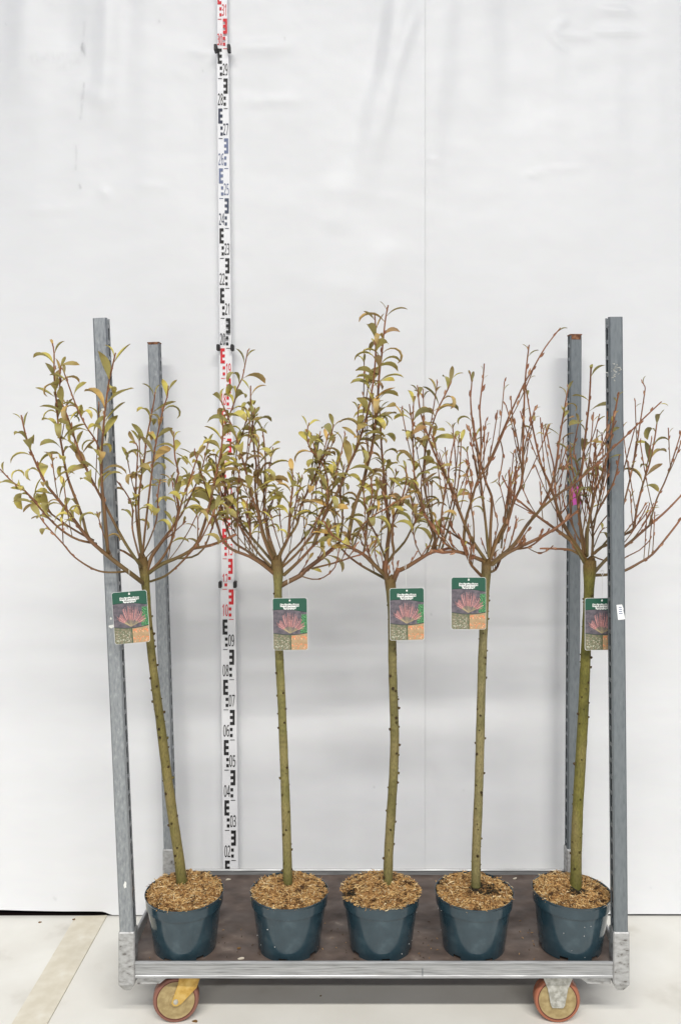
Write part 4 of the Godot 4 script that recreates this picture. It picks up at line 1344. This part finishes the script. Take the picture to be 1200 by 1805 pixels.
# ---------------------------------------------------------------- litter
func litter() -> void:
	var bits := [
		["leaf_scrap", 426, 1690, 0.1786, 0.010, "pale_litter", "pale dry leaf scrap on the shelf between the first and second pots"],
		["leaf_scrap", 402, 1551, 0.1786, 0.008, "pale_litter", "small pale scrap at the back of the shelf near the staff"],
		["leaf_scrap", 421, 1672, 0.1786, 0.006, "dry_leaf", "tiny brown crumb on the shelf right of the first pot"],
		["leaf_scrap", 344, 1801, 0.0, 0.008, "dry_leaf", "brown leaf scrap on the floor beside the left caster"],
		["leaf_scrap", 71, 1626, 0.0, 0.006, "dry_leaf", "dark crumb on the floor at far left near the backdrop hem"],
		["leaf_scrap", 130, 1621, 0.0045, 0.006, "dry_leaf", "dark crumb at the top end of the beige tape"],
		["leaf_scrap", 565, 1756, 0.0, 0.003, "dry_leaf", "black speck on the shaded floor under the trolley"],
		["leaf_scrap", 907, 1549, 0.1786, 0.008, "pale_litter", "pale scrap at the back of the shelf right of the fourth pot"],
	]
	var rg := RandomNumberGenerator.new()
	rg.seed = 31
	for b in bits:
		var d: float = (EYE - b[3]) * FOCAL / (b[2] - HORIZON)
		var s: float = b[4]
		var st := begin()
		var o := PackedVector2Array()
		for k in 9:
			var a := TAU * k / 9.0
			o.append(Vector2(cos(a) * s * rg.randf_range(0.6, 1.25), sin(a) * s * rg.randf_range(0.3, 0.7)))
		prism(st, o, Transform3D(Basis(Vector3.RIGHT, -PI / 2.0) * Basis(Vector3.BACK, rg.randf_range(-0.6, 0.6)), Vector3.ZERO), 0.0018)
		var node := put(b[0], st, M[b[5]], self, Vector3((b[1] - 600.0) / FOCAL * d, b[3] + 0.0004, -d))
		node.rotation = Vector3(rg.randf_range(0.0, 0.12), 0, 0)
		tag(node, b[6], "leaf scrap")

func crumbs() -> void:
	# fibres that fell on the shelf between the pots
	var rg := RandomNumberGenerator.new()
	rg.seed = 52
	var mm := MultiMesh.new()
	mm.transform_format = MultiMesh.TRANSFORM_3D
	mm.use_colors = true
	var st := begin()
	tube(st, PackedVector3Array([Vector3(-0.5, 0, 0), Vector3(0, 0.16, 0.05), Vector3(0.5, 0.02, 0)]), PackedFloat32Array([0.06, 0.12, 0.04]), PackedColorArray([Color.WHITE, Color.WHITE, Color.WHITE]), 4)
	mm.mesh = st.commit()
	mm.mesh.surface_set_material(0, M.coir_fibre)
	mm.instance_count = 90
	var pots := [327.0, 510.0, 671.0, 834.0, 1004.0]
	for k in mm.instance_count:
		var at := Vector2.ZERO
		while true:
			var a := rg.randf() * TAU
			var r := 0.09 + absf(rg.randfn(0.0, 0.05))
			at = Vector2((pots[rg.randi() % 5] - 600.0) / FOCAL * 2.552 + r * cos(a), -2.552 + r * sin(a))
			if at.y < -2.475 and at.y > -2.94 and at.x > -0.52 and at.x < 0.70:
				break
		var len := rg.randf_range(0.003, 0.010)
		mm.set_instance_transform(k, Transform3D((Basis(Vector3.UP, rg.randf() * TAU) * Basis(Vector3.BACK, rg.randfn(0.0, 0.1))).scaled_local(Vector3(len, 0.008, 0.010)), Vector3(at.x, 0.1788, at.y)))
		mm.set_instance_color(k, [lin(150, 112, 66), lin(62, 48, 34), lin(190, 150, 100), lin(84, 62, 40)][rg.randi() % 4])
	var o := MultiMeshInstance3D.new()
	o.name = "spilled_mulch"
	o.multimesh = mm
	add_child(o)
	tag(o, "loose brown mulch crumbs scattered on the shelf round the pots", "mulch crumbs")
	o.set_meta("kind", "stuff")

func _ready() -> void:
	noise.seed = 4
	noise.frequency = 0.01
	noise.noise_type = FastNoiseLite.TYPE_SIMPLEX_SMOOTH
	noise.fractal_octaves = 3
	# camera: level, lens shifted down so that the horizon lies above the middle of the picture
	var cam := Camera3D.new()
	cam.name = "camera"
	cam.projection = Camera3D.PROJECTION_FRUSTUM
	cam.near = 0.05
	cam.far = 60.0
	cam.size = 0.05 * 1805.0 / FOCAL
	cam.frustum_offset = Vector2(0.0, -0.05 * (902.5 - HORIZON) / FOCAL)
	cam.position = Vector3(0, EYE, 0)
	add_child(cam)
	cam.current = true
	# the bright hall round about
	var env := Environment.new()
	env.background_mode = Environment.BG_COLOR
	env.background_color = Color(0.30, 0.35, 0.45)
	env.tonemap_mode = Environment.TONE_MAPPER_LINEAR
	env.tonemap_exposure = 1.0
	env.sdfgi_enabled = true
	env.ssao_enabled = true
	env.ssil_enabled = true
	var we := WorldEnvironment.new()
	we.name = "environment"
	we.environment = env
	add_child(we)
	materials()
	strip_light(Vector3(0.3, 9.0, 5.2), 10.0, 0.9, 300.0, Color(1.0, 0.99, 0.966), Vector3(0.3, 0.0, 9.1), "near long strip light high above the hall in front of the trolley")
	strip_light(Vector3(0.3, 9.0, 10.6), 10.0, 0.9, 205.0, Color(1.0, 0.99, 0.966), Vector3(0.3, 0.0, 12.4), "far long strip light high above the hall behind the camera")
	setting()
	staff()
	trolley()
	make_leaves()
	pot(327, 0.035, "leftmost slate blue pot, tilted a little, with brown mulch", 0.026, 0.03, Vector3(0, 0, 0), 0.008, 1)
	var p2 := pot(510, 0.0, "second slate blue pot from the left, with a lime green dot sticker", 0.024, 0.0, Vector3(0, 0, 0), 0.008, 2)
	pot(671, 0.0, "middle slate blue pot, mulch spilling over its rim", 0.025, 0.0, Vector3(-0.088, 0.03, 0.003), 0.13, 3)
	pot(834, -0.02, "fourth slate blue pot from the left, dark wet hollow in its mulch", 0.016, 0.0, Vector3(0.026, 0.012, 0.016), 0.008, 4)
	pot(1004, -0.03, "rightmost slate blue pot beside the right front post, dark soil at the stem", 0.022, 0.0, Vector3(0.010, 0.030, 0.007), 0.008, 5)
	# round price dot on the second pot
	var st := begin()
	var a := -p2.rotation.y + PI / 2.0 + 0.42
	var turn := Basis(Vector3.UP, -a) * Basis(Vector3.BACK, -PI / 2.0 + 0.10)
	lathe(st, [Vector2(0.0044, 0.0), Vector2(0.0042, 0.0006), Vector2(0.0, 0.0006)], 20, Color.WHITE, Transform3D(turn, Vector3(0.1062 * cos(a), 0.134, 0.1062 * sin(a))))
	put("dot_sticker", st, M.lime_sticker, p2)
	trees()
	labels()
	litter()
	crumbs()
